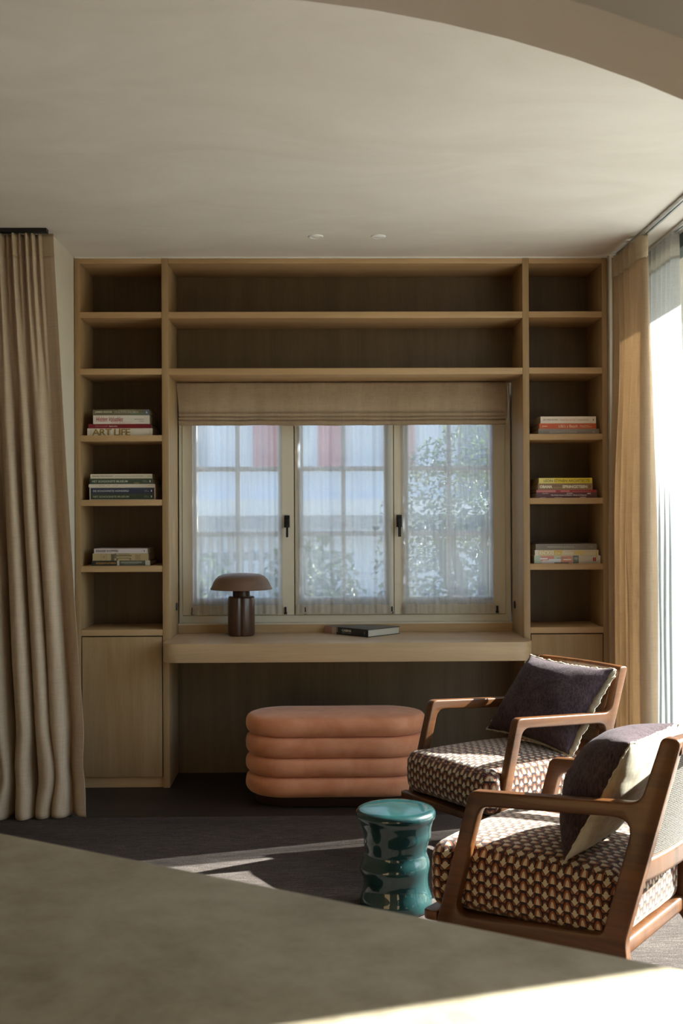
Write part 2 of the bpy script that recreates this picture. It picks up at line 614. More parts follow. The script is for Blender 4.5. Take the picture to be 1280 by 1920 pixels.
# back wall with the window opening
bm = bmesh.new()
add_box(bm, -4.0, -.80, 6.12, 6.30, 0, CEIL)
add_box(bm, 1.045, 1.80, 6.12, 6.30, 0, CEIL)
add_box(bm, -.80, 1.045, 6.12, 6.30, 2.16, CEIL)
add_box(bm, -.80, 1.045, 6.12, 6.30, 0, .79)
struct(fin('wall_back', bm, M['wall']), 'plastered wall behind the bookcase around the small window')
bm = bmesh.new()
add_box(bm, -4.0, -1.272, 5.33, 6.12, 0, CEIL)
struct(fin('wall_left', bm, M['wall']), 'cream wall return between oatmeal curtain and bookcase')
struct(box('wall_outer', -4.15, -4.0, -3, 6.3, 0, CEIL, M['wall']), 'plastered side wall of the room')
struct(box('wall_rear', -4, 2.0, -3.15, -3, 0, CEIL, M['wall']), 'plastered wall behind the viewpoint')
bm = bmesh.new()
add_box(bm, 1.472, 1.95, 5.72, 6.12, 0, CEIL)
add_box(bm, 1.66, 1.70, 1.5615, 2.42, 0, CEIL)
add_box(bm, 1.70, 1.95, 1.653, 2.42, 0, CEIL)
add_box(bm, 1.66, 1.95, -3, .85, 0, CEIL)
struct(fin('wall_right', bm, M['wall']), 'plastered piers beside the tall windows')
box('filler_strip', -1.272, 1.472, 5.757, 5.78, 2.705, CEIL, M['white_trim'])
o = bpy.data.objects['filler_strip']; o.name = 'trim_1'; struct(o, 'thin pale filler strip between bookcase and ceiling')

# arched wall between kitchen and living room
xc, zc, rad = -.24, .14, 2.06
bm = bmesh.new()
def arch_z(x):
    d = rad * rad - (x - xc) ** 2
    return zc + math.sqrt(d) if d > 0 else zc
NA = 60
FLAT = .9
pts2 = [(xc + rad * math.cos(math.pi * (1 - k / NA)), zc + rad * math.sin(math.pi * (1 - k / NA))) for k in range(NA + 1)]
pts2 = [(x - (FLAT if x < xc - 1e-6 else 0), z) for x, z in pts2]       # level stretch in the middle of the arch
pts2 = [p for p in pts2 if p[0] < 1.655] + [(1.659, arch_z(1.659)), (1.6595, .0)]
fr, bk = [], []
for yy, L in ((1.58, fr), (1.75, bk)):
    for x, z in pts2:
        L.append((bm.verts.new((x, yy, z)), bm.verts.new((x, yy, CEIL))))
for k in range(len(pts2) - 1):
    bm.faces.new((fr[k][0], fr[k + 1][0], fr[k + 1][1], fr[k][1]))
    bm.faces.new((bk[k][1], bk[k + 1][1], bk[k + 1][0], bk[k][0]))
    bm.faces.new((fr[k][0], bk[k][0], bk[k + 1][0], fr[k + 1][0]))
add_box(bm, -4, pts2[0][0], 1.58, 1.75, 0, CEIL)
bmesh.ops.recalc_face_normals(bm, faces=bm.faces[:])
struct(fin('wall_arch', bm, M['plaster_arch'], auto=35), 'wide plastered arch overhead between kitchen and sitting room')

# recessed downlights
for i, (x, lb) in enumerate(((-.03, 'white recessed ceiling downlight, the one nearer the oatmeal curtain on the dark side'),
                             (.268, 'white recessed ceiling downlight, the one nearer the bright window side'))):
    d = empty('ceiling_downlight', (x, 5.334, CEIL))
    tag(d, lb, 'downlight', 'recessed downlights in the ceiling')
    lathe('trim_ring', [(.024, CEIL - .001), (.026, CEIL - .006), (.034, CEIL - .004), (.036, CEIL)], M['white_trim'], d, (x, 5.334), 32)
    lathe('reflector', [(0, CEIL - .007), (.018, CEIL - .0065), (.0245, CEIL - .004)], plain('lamp_lens', (.93, .92, .90), .3), d, (x, 5.334), 32)

# ------------------------------------------------------------------ glazed wall on the right
w2 = empty('window_2', (1.74, 4.07, 0))
tag(w2, 'tall sliding glass door behind the white sheer', kind='structure')
for nm, a in (('top_rail', (1.70, 1.78, 2.42, 5.72, 2.655, 2.72)), ('bottom_rail', (1.70, 1.78, 2.42, 5.72, 0, .05)),
              ('jamb', (1.70, 1.78, 2.42, 2.48, .05, 2.655)), ('jamb', (1.70, 1.78, 5.66, 5.72, .05, 2.655))):
    box(nm, *a, M['frame_dark'], w2, .003)
box('pane', 1.735, 1.741, 2.48, 5.66, .05, 2.655, M['glass'], w2)
w3 = empty('window_3', (1.74, 1.27, 0))
tag(w3, 'tall kitchen window outside the picture', kind='structure')
for nm, a in (('top_rail', (1.70, 1.78, .85, 1.653, 2.655, 2.72)), ('bottom_rail', (1.70, 1.78, .85, 1.653, 0, .05)),
              ('jamb', (1.70, 1.78, .85, .90, .05, 2.655)), ('jamb', (1.705, 1.78, 1.635, 1.653, .05, 2.655))):
    box(nm, *a, M['frame_dark'], w3, .003)
box('pane', 1.735, 1.741, .90, 1.635, .05, 2.655, M['glass'], w3)
struct(box('roof_overhang', 1.95, 2.42, -3, 7.2, 2.85, 3.0, M['wall']), 'eaves above the tall windows outside')

# ------------------------------------------------------------------ built-in shelving
def tower(name, x0, x1, x2, x3, label, hinge):
    t = empty(name, ((x0 + x3) / 2, YF, 0))
    tag(t, label, 'bookcase', 'pair of tall bookcases either side of the desk')
    box('side_panel', x0, x1, YF, YB + .02, 0, 2.712, M['oak_v'], t, .0012)
    box('side_panel', x2, x3, YF, YB + .02, 0, 2.712, M['oak_v'], t, .0012)
    e = .0005
    box('top_panel', x1 + e, x2 - e, YF + .001, YB, 2.685, 2.711, M['oak_h'], t, .001)
    for z in (2.437, 2.147, 1.805, 1.475, 1.136, .809):
        box('shelf', x1 + e, x2 - e, YF + .002, YB, z - .031, z, M['oak_h'], t, .001)
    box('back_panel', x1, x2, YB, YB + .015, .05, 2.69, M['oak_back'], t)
    box('door', x1 + .005, x2 - .005, YF + .003, YF + .022, .056, .772, M['oak_v'], t, .001)
    box('shadow_gap', x1 + .0005, x2 - .0005, YF + .0225, YF + .030, .0525, .7775, M['dark'], t)  # black sheet added behind the door, painting the shade in its gaps
    box('plinth', x1 + e, x2 - e, YF + .018, YF + .03, 0, .052, M['oak_h'], t)
    return t
tower('bookcase', -1.269, -1.241, -.824, -.790, 'tall oak bookcase with cupboard, beside the oatmeal curtain at the darker end', 1)
tower('bookcase', 1.030, 1.063, 1.441, 1.469, 'tall oak bookcase with cupboard, between desk and the backlit curtain', -1)
br = empty('shelf_bridge', (.12, YF, 2.11))
tag(br, 'long oak shelving bridge of two shelves spanning above the window', 'shelving')
box('top_panel', -.7895, 1.0295, YF + .001, YB, 2.685, 2.711, M['oak_h'], br, .001)
box('shelf', -.7895, 1.0295, YF + .002, YB, 2.404, 2.437, M['oak_h'], br, .001)
box('shelf', -.7895, 1.0295, YF + .002, YB + .04, 2.114, 2.147, M['oak_h'], br, .001)
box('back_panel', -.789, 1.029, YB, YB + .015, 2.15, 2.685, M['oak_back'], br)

# desk top with rounded front corners, wrapping over the uprights
dk = empty('desk', (.12, YF, .655))
tag(dk, 'floating oak desk with thick rounded front below the window', 'desk')
loop = [(-.789, 6.11), (-.789, 5.7495), (-.808, 5.7495), (-.808, 5.565), (1.048, 5.565), (1.048, 5.7495), (1.0295, 5.7495), (1.0295, 6.11)]
outline('desktop', [fillet(loop, [0, 0, 0, .11, .11, 0, 0, 0], 10)], lambda a, b, c: Vector((a, b, .708 + c)) - Vector((.12, YF, .655)), .047, M['oak_top'], dk, .0015)
box('back_upstand', -.789, 1.029, 6.085, 6.118, .7555, .800, M['oak_h'], dk)
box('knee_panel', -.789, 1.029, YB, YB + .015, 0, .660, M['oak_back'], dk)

# ------------------------------------------------------------------ small window
YW = 6.19
w1 = empty('window_1', (.11, YW, .8))
tag(w1, 'three-part cream casement window above the desk', kind='structure')
bm = bmesh.new()
X0, X1 = -.79, 1.03
add_box(bm, X0, -.772, YW - .03, YW + .07, .80, 2.13)
add_box(bm, 1.003, X1, YW - .03, YW + .07, .80, 2.13)
add_box(bm, -.772, 1.003, YW - .03, YW + .07, .80, .843)
add_box(bm, -.772, 1.000, YW - .03, YW + .07, 2.06, 2.13)
for a, b in ((-.80, -.72), (-.185, -.13), (.36, .415), (.965, 1.04)):
    add_box(bm, a, b, YW + .021, YW + .069, .843, 2.06)
add_box(bm, -.72, .965, YW + .021, YW + .069, .843, .90)
fin('window_frame', bm, M['cream_paint'], w1)
box('window_sill', X0, X1, 6.09, YW + .02, .795, .806, M['cream_paint'], w1, .002)
SH = ((-.766, -.160), (-.154, .383), (.387, .995))
GL = ((-.690, -.246), (-.110, .331), (.466, .912))
SH = [tuple(c * 1.0065 for c in p) for p in SH]; GL = [tuple(c * 1.0065 for c in p) for p in GL]
for i, ((a, b), (g0, g1)) in enumerate(zip(SH, GL)):
    s = None
    bm = bmesh.new()
    add_box(bm, a, g0, YW - .035, YW + .02, .846, 2.05)
    add_box(bm, g1, b, YW - .035, YW + .02, .846, 2.05)
    add_box(bm, g0, g1, YW - .035, YW + .02, .846, .941)
    add_box(bm, g0, g1, YW - .035, YW + .02, 1.985, 2.05)
    bmesh.ops.remove_doubles(bm, verts=bm.verts[:], dist=1e-5)
    s = fin('sash', bm, M['cream_paint'], w1)
    m = (g0 + g1) / 2
    box('glazing_bar', m - .012, m + .012, YW - .022, YW + .016, .941, 1.985, M['cream_paint'], s)
    for z in (1.29, 1.648):
        box('glazing_bar', g0, g1, YW - .020, YW + .014, z - .013, z + .013, M['cream_paint'], s)
    zs = (.941, 1.29, 1.648, 1.985)
    for k in range(3):
        for (p, q_) in ((g0, m), (m, g1)):
            box('pane', p, q_, YW, YW + .004, zs[k], zs[k + 1], M['glass'], s)
    if i < 2:
        hx = (-.200, .416)[i]
        bm = bmesh.new()
        add_box(bm, hx - .015, hx + .015, YW - .047, YW - .0352, 1.325, 1.392)
        add_box(bm, hx - .009, hx + .009, YW - .070, YW - .047, 1.352, 1.372)
        add_box(bm, hx - .008 + (.004 if i == 0 else 0), hx + .008, YW - .082, YW - .066, 1.272, 1.372)
        bmesh.ops.bevel(bm, geom=bm.edges[:], offset=.0015, segments=1, affect='EDGES')
        hd = fin('handle', bm, M['black_metal'], s)
    for hx in (a + .055, b - .048 if i != 1 else b - .012):
        bm = bmesh.new()
        add_box(bm, hx - .008, hx + .008, YW - .052, YW - .0352, .850, .862)
        add_box(bm, hx - .005, hx + .005, YW - .055, YW - .0352, .862, .890)
        bmesh.ops.bevel(bm, geom=bm.edges[:], offset=.0015, segments=1, affect='EDGES')
        fin('latch', bm, M['black_metal'], s)

# little sheer panels on each casement
SHE = ((-.716, -.225, 'sheer white casement curtain behind the bronze lamp', 11),
       (-.140, .372, 'sheer white casement curtain on the middle window part above the open desk', 22),
       (.436, .935, 'sheer white casement curtain on the window part nearest the tall windows', 33))
for (a, b, lb, sd) in SHE:
    s = empty('sheer_curtain', ((a + b) / 2, 6.095, .85))
    tag(s, lb, 'curtain', 'small sheer curtains on the casements')
    rnd = random.Random(sd)
    ph = [rnd.uniform(0, 6.28) for _ in range(6)]
    def fn(u, v, a=a, b=b, ph=ph):
        z = .853 + v * 1.20
        x = a + (b - a) * u
        amp = .004 + .003 * math.sin(3 * v + ph[0])
        y = 6.137 + amp * math.sin(u * 40 + ph[1] + 1.2 * math.sin(v * 2 + ph[2])) + .003 * math.sin(u * 95 + ph[3] + v)
        hemw = 1 - .02 * sstep(.0, .03, v)
        x = (a + b) / 2 + (x - (a + b) / 2) * (1.0 + .015 * (1 - sstep(0, .1, v)))
        return (x, y, z + .002 * math.sin(u * 30 + ph[4]) * (1 - v))
    grid('sheer_cloth', 90, 40, lambda u, v: fn(u, .035 + v * .965), M['sheer_s'], s)
    grid('hem', 90, 3, lambda u, v: Vector(fn(u, .040 * v)) + Vector((0, -.0012, 0)), M['hem'], s)

# roman blind
bl = empty('roman_blind', (.11, 6.04, 1.878))
tag(bl, 'gathered brown linen roman blind at the top of the small window', 'blind')
prof = [(6.075, 2.108), (6.045, 2.108), (6.043, 2.085), (6.045, 2.068), (6.038, 2.05), (6.025, 2.01), (6.020, 1.975), (6.026, 1.952), (6.036, 1.945),
        (6.020, 1.940), (6.018, 1.928), (6.034, 1.922), (6.016, 1.917), (6.016, 1.908), (6.032, 1.903), (6.014, 1.899), (6.013, 1.880), (6.02, 1.877), (6.06, 1.878), (6.075, 1.90)]
def bfn(u, v):
    k = v * (len(prof) - 1); i = min(int(k), len(prof) - 2); t = k - i
    y = prof[i][0] * (1 - t) + prof[i + 1][0] * t
    z = prof[i][1] * (1 - t) + prof[i + 1][1] * t
    low = sstep(.3, .9, v)
    x0, x1 = -.787 + .014 * sstep(.1, .35, v), .990 - .006 * sstep(.1, .35, v)
    x = x0 + (x1 - x0) * u
    z += low * .003 * (noise.noise(Vector((u * 9, 1.3, z * 14))) + .8 * noise.noise(Vector((u * 22, 4.3, z * 8))))
    y += low * .004 * noise.noise(Vector((u * 7, 7.1, z * 20)))
    return (x, y, z)
grid('blind_cloth', 120, (len(prof) - 1) * 2, bfn, M['blind'], bl)
box('headrail', -.785, .99, 6.06, 6.09, 2.085, 2.111, M['blind'], bl)
tube('bead_chain', [(1.004, 6.06, 2.09), (1.006, 6.055, 2.0), (1.004, 6.055, 1.93), (.999, 6.055, 1.89)], .0025, M['white_trim'], bl)

for sx, xx, lb in ((1, -.7895, 'small black socket on the window recess side by the lamp'), (-1, 1.0295, 'small black socket on the window recess side by the closed book')):
    so_ = empty('wall_socket', (xx, 6.02, .905))
    tag(so_, lb, 'socket', 'round black sockets in the window recess')
    bm = bmesh.new()
    bmesh.ops.create_cone(bm, cap_ends=True, segments=24, radius1=.022, radius2=.019, depth=.006,
                          matrix=Matrix.Translation((xx + sx * .003, 6.02, .905)) @ Matrix.Rotation(R(90) * sx, 4, 'Y'))
    fin('cover_plate', bm, M['black_metal'], so_)

# ------------------------------------------------------------------ curtains
def lin(a, b, t): return a + (b - a) * t
# --- left, drawn curtain parallel to the shelving
lc = empty('linen_curtain', (-1.7, 5.2, 0))
tag(lc, 'heavy oatmeal linen curtain hanging to the floor beside the dark bookcase', 'curtain')
BF = [0.0, .13, .27, .42, .545, .66, .77, .87, .935, 1.0]      # places of folds across the cloth
def left_fn(u, v):
    """u across (0 far left .. 1 at the bookcase), v from top 0 to bottom 1"""
    z = 2.698 * (1 - v) + .011 * v
    xr = lin(-1.242, -1.062, v ** 1.15)
    x = lin(-2.25, xr, u)
    top = 1 - sstep(.03, .34, v)
    # gathered heading
    py = .014 * math.sin(u * 2 * math.pi * 34) * top * (1 - sstep(.925, .955, u))
    w_ = 13.2 * u - 9 * max(0, u - .88) ** 1.3 + .16 * math.sin(u * 21 + 1)
    big = math.sin(2 * math.pi * w_ + .35 * math.sin(v * 3 + u * 4))
    big = math.copysign(abs(big) ** .8, big) * (1 + .30 * math.sin(u * 17 + 2))
    amp = lin(.012, .058, sstep(.05, .75, v)) * (1 - .5 * sstep(.93, 1, u))
    px = .017 * math.cos(2 * math.pi * w_) * sstep(.1, .8, v)
    sw = .020 * math.sin(math.pi * sstep(.84, 1.0, v)) * math.sin(w_ * 2.4) - .018 * sstep(.93, 1, v)
    n = .006 * noise.noise(Vector((u * 30, v * 5, 0))) * sstep(.1, .5, v)
    foot = -.02 * sstep(.93, 1, v)
    return (x + px + sw + n * .6, 5.20 + py + amp * big + n + foot, z)
grid('heading_band', 420, 6, lambda u, v: Vector(left_fn(u, v * .039)) + Vector((0, -.0015, 0)), M['heading'], lc, thick=.002)
grid('curtain_cloth', 420, 150, lambda u, v: left_fn(u, .036 + v * .964), M['curtain'], lc, thick=.0015)
lt = box('curtain_track', -2.4, -1.27, 5.175, 5.215, 2.702, CEIL - .0003, M['black_metal'])
tag(lt, 'dark ceiling track above the heavy linen curtain', 'track')

# --- right, stacked linen curtain along the glazed wall
rc = empty('linen_curtain', (1.5, 5.4, 0))
tag(rc, 'oatmeal linen curtain glowing with backlight beside the tall window', 'curtain')
def path(pts, t):
    L = [0]
    for a, b in zip(pts, pts[1:]): L.append(L[-1] + math.hypot(b[0] - a[0], b[1] - a[1]))
    d = t * L[-1]
    for i in range(len(pts) - 1):
        if d <= L[i + 1] or i == len(pts) - 2:
            k = (d - L[i]) / (L[i + 1] - L[i]); return (lin(pts[i][0], pts[i + 1][0], k), lin(pts[i][1], pts[i + 1][1], k))
def smooth_path(pts, n=8):
    out = []
    P = [pts[0]] + pts + [pts[-1]]
    for i in range(1, len(P) - 2):
        for k in range(n):
            t = k / n
            r = []
            for c in (0, 1):
                p0, p1, p2, p3 = P[i - 1][c], P[i][c], P[i + 1][c], P[i + 2][c]
                r.append(.5 * (2 * p1 + (p2 - p0) * t + (2 * p0 - 5 * p1 + 4 * p2 - p3) * t * t + (3 * p1 - p0 - 3 * p2 + p3) * t ** 3))
            out.append(tuple(r))
    out.append(pts[-1]); return out
topP = smooth_path([(1.482, 5.70), (1.500, 5.675), (1.478, 5.65), (1.505, 5.61), (1.480, 5.575), (1.508, 5.53), (1.482, 5.49), (1.510, 5.445), (1.486, 5.40), (1.512, 5.35), (1.490, 5.30), (1.500, 5.235), (1.525, 5.22), (1.535, 5.25)])
botP = smooth_path([(1.475, 5.70), (1.540, 5.68), (1.442, 5.65), (1.545, 5.60), (1.448, 5.56), (1.555, 5.52), (1.450, 5.47), (1.560, 5.43), (1.452, 5.38), (1.565, 5.33), (1.465, 5.295), (1.505, 5.215), (1.560, 5.235), (1.575, 5.265)])
def right_fn(u, v):
    z = 2.700 * (1 - v) + .006 * v
    a = path(topP, u); b = path(botP, u)
    k = sstep(.0, .55, v)
    n = .006 * noise.noise(Vector((u * 14, v * 4, 3))) * sstep(.05, .3, v)
    return (lin(a[0], b[0], k) + n, lin(a[1], b[1], k) + n, z)
grid('heading_band', 200, 5, lambda u, v: Vector(right_fn(u, v * .040)) + Vector((-.0015, 0, 0)), M['heading'], rc, thick=.002)
grid('curtain_cloth', 200, 80, lambda u, v: right_fn(u, .037 + v * .963), M['curtain_r'], rc, thick=.0012)
# --- white sheer
sc_ = empty('sheer_curtain', (1.62, 5.4, 0))
tag(sc_, 'long white sheer curtain hanging in front of the tall window', 'curtain')
def sheer_fn(u, v):
    z = 2.700 * (1 - v) + .01 * v
    ye = lin(5.17, 5.13, sstep(0, .7, v))
    y = lin(5.71, ye, u)
    am = lin(.016, .040, sstep(0, .6, v))
    ph = u * 2 * math.pi * 7.3 + .5 * math.sin(v * 2.5)
    x = 1.645 + am * math.sin(ph) + .006 * noise.noise(Vector((u * 12, v * 5, 9)))
    return (x, y + .012 * math.cos(ph) * sstep(0, .6, v), z)
grid('heading_band', 160, 4, lambda u, v: Vector(sheer_fn(u, v * .045)) + Vector((-.0012, 0, 0)), M['hem_long'], sc_)
grid('sheer_cloth', 160, 60, lambda u, v: sheer_fn(u, .04 + v * .96), M['sheer'], sc_)
for X, lb in ((1.515, 'silver ceiling curtain rail carrying the backlit linen curtain'), (1.645, 'silver ceiling curtain rail carrying the long white sheer')):
    bm = bmesh.new()
    add_box(bm, X - .012, X - .003, 2.45, 5.70, 2.702, CEIL - .0003)
    add_box(bm, X + .003, X + .012, 2.45, 5.70, 2.702, CEIL - .0003)
    add_box(bm, X - .003, X + .003, 2.45, 5.70, 2.712, CEIL - .0003)
    tag(fin('curtain_rail', bm, M['alu']), lb, 'curtain rail', 'ceiling curtain rails by the tall window')

# ------------------------------------------------------------------ books
K = 5.79 / 2100
def book(x0, x1, z0, th, depth, cover, label, group, spine=None, title=(), bands=(), y=5.79, rz=0.0, pages=True):
    """closed book lying flat, spine to the room. title: (text, a, b, zlo, zhi, colour, kw); bands: (a, b, zlo, zhi, colour) as fractions"""
    L = x1 - x0
    r = empty('book', ((x0 + x1) / 2, y, z0), rz)
    tag(r, label, 'book', group)
    c = paint(cover, .45)
    h = L / 2
    t = min(.0028, th * .16)
    bm = bmesh.new()
    add_box(bm, -h, h, 0, depth, 0, t)
    add_box(bm, -h, h, 0, depth, th - t, th)
    add_box(bm, -h, h, 0, t, t, th - t)
    cv_ = fin('cover', bm, c, r, world=False)
    box('pages', -h + .003, h - .003, t, depth - .004, t, th - t, M['page'], r, world=False)
    for k, (a, b, lo, hi, col) in enumerate(bands):
        box('printed_band', -h + a * L, -h + b * L, -.0003 - k * .00009, -k * .00009, lo * th, hi * th, paint(col, .45), cv_, world=False)
    for (txt, a, b, lo, hi, col, kw) in title:
        lettering('lettering', txt, paint(col, .5, 'print_ink'), cv_, (-h + a * L, -.0018 if bands else -.0004, lo * th), (1, 0, 0), (0, 0, 1), (b - a) * L, (hi - lo) * th, **kw)
    return r

def stack(rows, zshelf, group):
    """rows from top to bottom: (px0, px1, px thick, depth, cover, label, title, bands)"""
    z = zshelf
    for (a, b, th, dep, cover, label, title, bands) in reversed(rows):
        t = th * K
        book((a - 606) * K, (b - 606) * K, z, t - .0003, dep, cover, label, group, title=title, bands=bands)
        z += t
W, INK = (.62, .57, .47), (.08, .07, .06)
GL1 = 'books on the dark bookcase, upper stack'
stack([
    (176.3, 282.1, 11, .24, (.13, .11, .065), 'olive and bronze art book, topmost of the upper stack by the curtain',
     [('JAMES ENSOR', .04, .34, .34, .72, (.55, .52, .42), dict(bold=.02)), ('STOUTSTE DROMEN', .38, .80, .34, .72, (.36, .36, .28), dict(bold=.01))],
     [(.66, .90, 0, .42, (.11, .14, .10)), (.45, .75, .75, 1, (.20, .16, .09)), (.91, 1, .0, 1, (.10, .11, .15)), (.940, .955, .35, .62, (.7, .7, .7))]),
    (176.8, 282, 16.2, .25, (.60, .56, .50), 'white book with red script title, second in the upper stack by the curtain',
     [('Hidden Valuables', .05, .53, .28, .86, (.38, .03, .05), dict(shear=.35)), ('EARLY PERIOD JEWELLERY FROM PRIVATE', .32, .70, .19, .26, (.38, .05, .06), {}),
      ('COLLECTIONS AND MUSEUMS IN EUROPE', .32, .68, .05, .12, (.38, .05, .06), {}), ('MARTIN  DRIESSEN', .73, .90, .50, .60, INK, {}), ('HANDBOOK', .81, .90, .28, .36, INK, {})], []),
    (168, 285, 8.1, .27, (.16, .006, .014), 'thin dark red book lying under the white book with red script',
     [('PETER PAUL RUBENS', .11, .31, .38, .62, (.50, .25, .22), {}), ('Sketch of Fire', .33, .46, .34, .66, (.65, .5, .45), dict(bold=.02))], []),
    (165.8, 287.6, 14.1, .27, (.60, .56, .48), 'thick cream book with large gold capitals at the bottom of its stack',
     [('ART LIFE', .075, .66, .04, .93, (.26, .16, .035), dict(spacing=.9, bold=.015))], [(.05, .053, .1, .9, (.33, .22, .06)), (.955, .958, .2, .85, INK)]),
], 1.805, GL1)
GL2 = 'books on the dark bookcase, middle stack'
stack([
    (171.3, 286.4, 8.5, .24, (.55, .49, .40), 'slim cream book with small black title on top of the middle stack by the curtain',
     [('Riverside Tower Antwerpen', .035, .37, .35, .68, INK, dict(bold=.02)), ('Iconische woontoren door Stynen & De Meyer', .40, .86, .35, .66, INK, {}), ('OSTEN', .925, .975, .4, .62, INK, {})], []),
    (170, 288, 10.3, .25, (.045, .065, .04), 'dark green museum book directly under the slim cream one',
     [('HET SCHOONSTE MUSEUM', .04, .60, .30, .68, (.42, .45, .36), dict(bold=.02)), ('MUSEUM\nANTWERPEN', .84, .92, .32, .66, (.3, .32, .26), {})],
     [(.945, .96, .3, .65, (.7, .7, .65)), (.70, .78, .0, .35, (.16, .12, .07))]),
    (168, 292, 6, .27, (.56, .50, .42), 'thin cream paperback with spaced letters, above the slipcase',
     [('OOG   IN   OOG', .16, .44, .3, .72, (.25, .2, .16), dict(spacing=1.5)), ('LANNOO', .89, .97, .4, .7, (.3, .25, .2), {})], []),
], 1.475 + 23.6 * K, GL2)
# slipcase holding two books
sx0, sx1 = (169.8 - 606) * K, (292 - 606) * K
slc = empty('slipcase', ((sx0 + sx1) / 2, 5.79, 1.475))
tag(slc, 'cream card slipcase around a blue and a green book', 'slipcase')
bm = bmesh.new()
zt = 1.475 + 23.2 * K
add_box(bm, sx0, sx1, 5.79, 6.04, 1.4752, 1.4772)
add_box(bm, sx0, sx1, 5.79, 6.04, zt - .0022, zt)
add_box(bm, sx0, sx0 + .004, 5.79, 6.04, 1.4772, zt - .0022)
add_box(bm, sx1 - .004, sx1, 5.79, 6.04, 1.4772, zt - .0022)
fin('case', bm, paint((.56, .49, .42), .6), slc)
hz = (zt - .0022 - 1.4772) / 2
for k, (cv, ti, lb, cl) in enumerate((((.040, .052, .032), 'HET SCHOONSTE MUSEUM', 'dark green book, the lower one inside the cream slipcase', (.36, .38, .28)),
                                      ((.022, .028, .065), 'DE SCHOONSTE HONDERD', 'navy blue book, the upper one inside the cream slipcase', (.42, .46, .48)))):
    book(sx0 + .0045, sx1 - .0045, 1.4773 + k * hz, hz - .0003, .235, cv, lb, GL2, y=5.7925,
         title=[(ti, .04, .60, .30, .64, cl, dict(bold=.02)), ('MUSEUM\nANTWERPEN', .84, .92, .3, .62, (.25, .27, .3), {})],
         bands=[(.945, .96, .3, .65, (.6, .62, .62))])
GL3 = 'books on the dark bookcase, lower stack'
stack([
    (177.5, 277.2, 9, .22, (.50, .45, .46), 'pale lilac book with black capitals on top of the lowest stack by the curtain',
     [('KRASSE KOPPEN', .04, .45, .26, .74, INK, dict(bold=.01))], [(.93, .945, .3, .68, INK), (.895, .898, .2, .8, INK)]),
    (174.9, 278.8, 13.5, .23, (.36, .28, .15), 'tan book with a black engraving on its spine, middle of the lowest stack',
     [('+', .175, .235, .3, .7, (.2, .14, .08), {})],
     [(.155, .158, 0, 1, INK), (.245, .248, 0, 1, INK), (.33, .39, .0, .9, (.10, .085, .055)), (.39, .43, .3, 1, (.14, .12, .08)), (.43, .70, .62, .72, (.05, .04, .03)), (.45, .68, .28, .36, (.10, .08, .06)),
      (.46, .66, .84, .95, (.18, .15, .10)), (.43, .45, 0, .3, (.06, .05, .04)), (.66, .69, .05, .3, (.16, .13, .08)), (.76, .86, .1, .8, (.27, .21, .12))]),
    (173, 281.8, 9.5, .24, (.020, .022, .020), 'black book with gold letters and a dark photograph, bottom of the lowest stack',
     [('MIDDELEEUWS ANTWERPEN', .075, .42, .28, .70, (.30, .17, .05), dict(bold=.04))],
     [(.435, .475, .0, 1, (.42, .40, .34)), (.475, .92, .0, 1, (.075, .08, .065)), (.50, .86, .45, .8, (.20, .20, .16)), (.56, .80, .2, .4, (.13, .14, .11)), (.92, 1, .0, 1, (.45, .43, .36))]),
], 1.136, GL3)
INKGAIN = 1.4  # covers lightened here: stronger light on this bookcase put into their colour
GR1 = 'books on the brighter bookcase, upper stack'
stack([
    (1015.2, 1119.9, 13, .24, (.60, .54, .47), 'white book with grey and pink capitals above the orange book',
     [('JEF VERHEYEN', .045, .31, .36, .62, (.12, .10, .10), {}), ('VENSTER OP HET ONEINDIGE', .345, .865, .36, .62, (.42, .20, .19), {})], [(.945, .96, .38, .64, INK)]),
    (1012.8, 1120.4, 10.2, .25, (.42, .075, .018), 'bright orange book in the upper stack beside the backlit curtain',
     [("Life's a Beach", .34, .67, .22, .78, (.75, .55, .40), {}), ('gestalten', .05, .14, .36, .58, (.75, .6, .5), dict(bold=.03)), ('Homes, Retreats\nand Respite by the Sea', .71, .92, .2, .72, (.75, .55, .4), {})], []),
    (1010.9, 1126, 11.3, .27, (.21, .185, .165), 'grey book under the bright orange book',
     [('PERSEVERANTIA & FIDUCIA', .19, .63, .32, .58, (.5, .46, .4), {}), ('<3', .885, .925, .32, .64, (.5, .46, .4), {})], []),
], 1.803, GR1)
GR2 = 'books on the brighter bookcase, middle stack'
stack([
    (1011.4, 1112.2, 10.2, .24, (.62, .48, .035), 'bright yellow architecture book on top of the middle stack',
     [('LEON STYNEN ARCHITECTE', .09, .95, .24, .72, (.14, .11, .02), dict(bold=.01))], [(.05, .055, .2, .8, (.3, .25, .1)), (0, .30, .0, .98, (.60, .53, .16))]),
    (1009.8, 1113, 12.2, .25, (.22, .135, .07), 'brown book with cream capitals beneath the yellow one',
     [('OBAMA', .03, .26, .26, .72, (.66, .58, .45), dict(bold=.05)), ('SPRINGSTEEN', .445, .90, .26, .72, (.66, .58, .45), dict(bold=.04)), ('RENEGADES', .28, .43, .52, .66, (.08, .05, .03), {}),
      ('BORN IN THE USA', .28, .43, .34, .42, (.5, .42, .3), {})], [(.94, .96, .35, .65, (.10, .08, .06))]),
    (1006.5, 1120.8, 11, .27, (.11, .040, .048), 'dark rose shrink-wrapped book at the bottom of the middle stack',
     [('The Public House of Desires  Works in Progress', .24, .83, .40, .64, (.75, .70, .68), dict(bold=.03, shear=.2))],
     [(.06, .16, .1, .16, (.42, .32, .32)), (.10, .20, .8, .88, (.42, .32, .32)), (.30, .42, .1, .2, (.35, .25, .25)), (.50, .60, .72, .95, (.30, .22, .22)), (.72, .82, .1, .25, (.4, .32, .32)), (.84, .9, .7, .9, (.45, .38, .38))]),
], 1.4735, GR2)
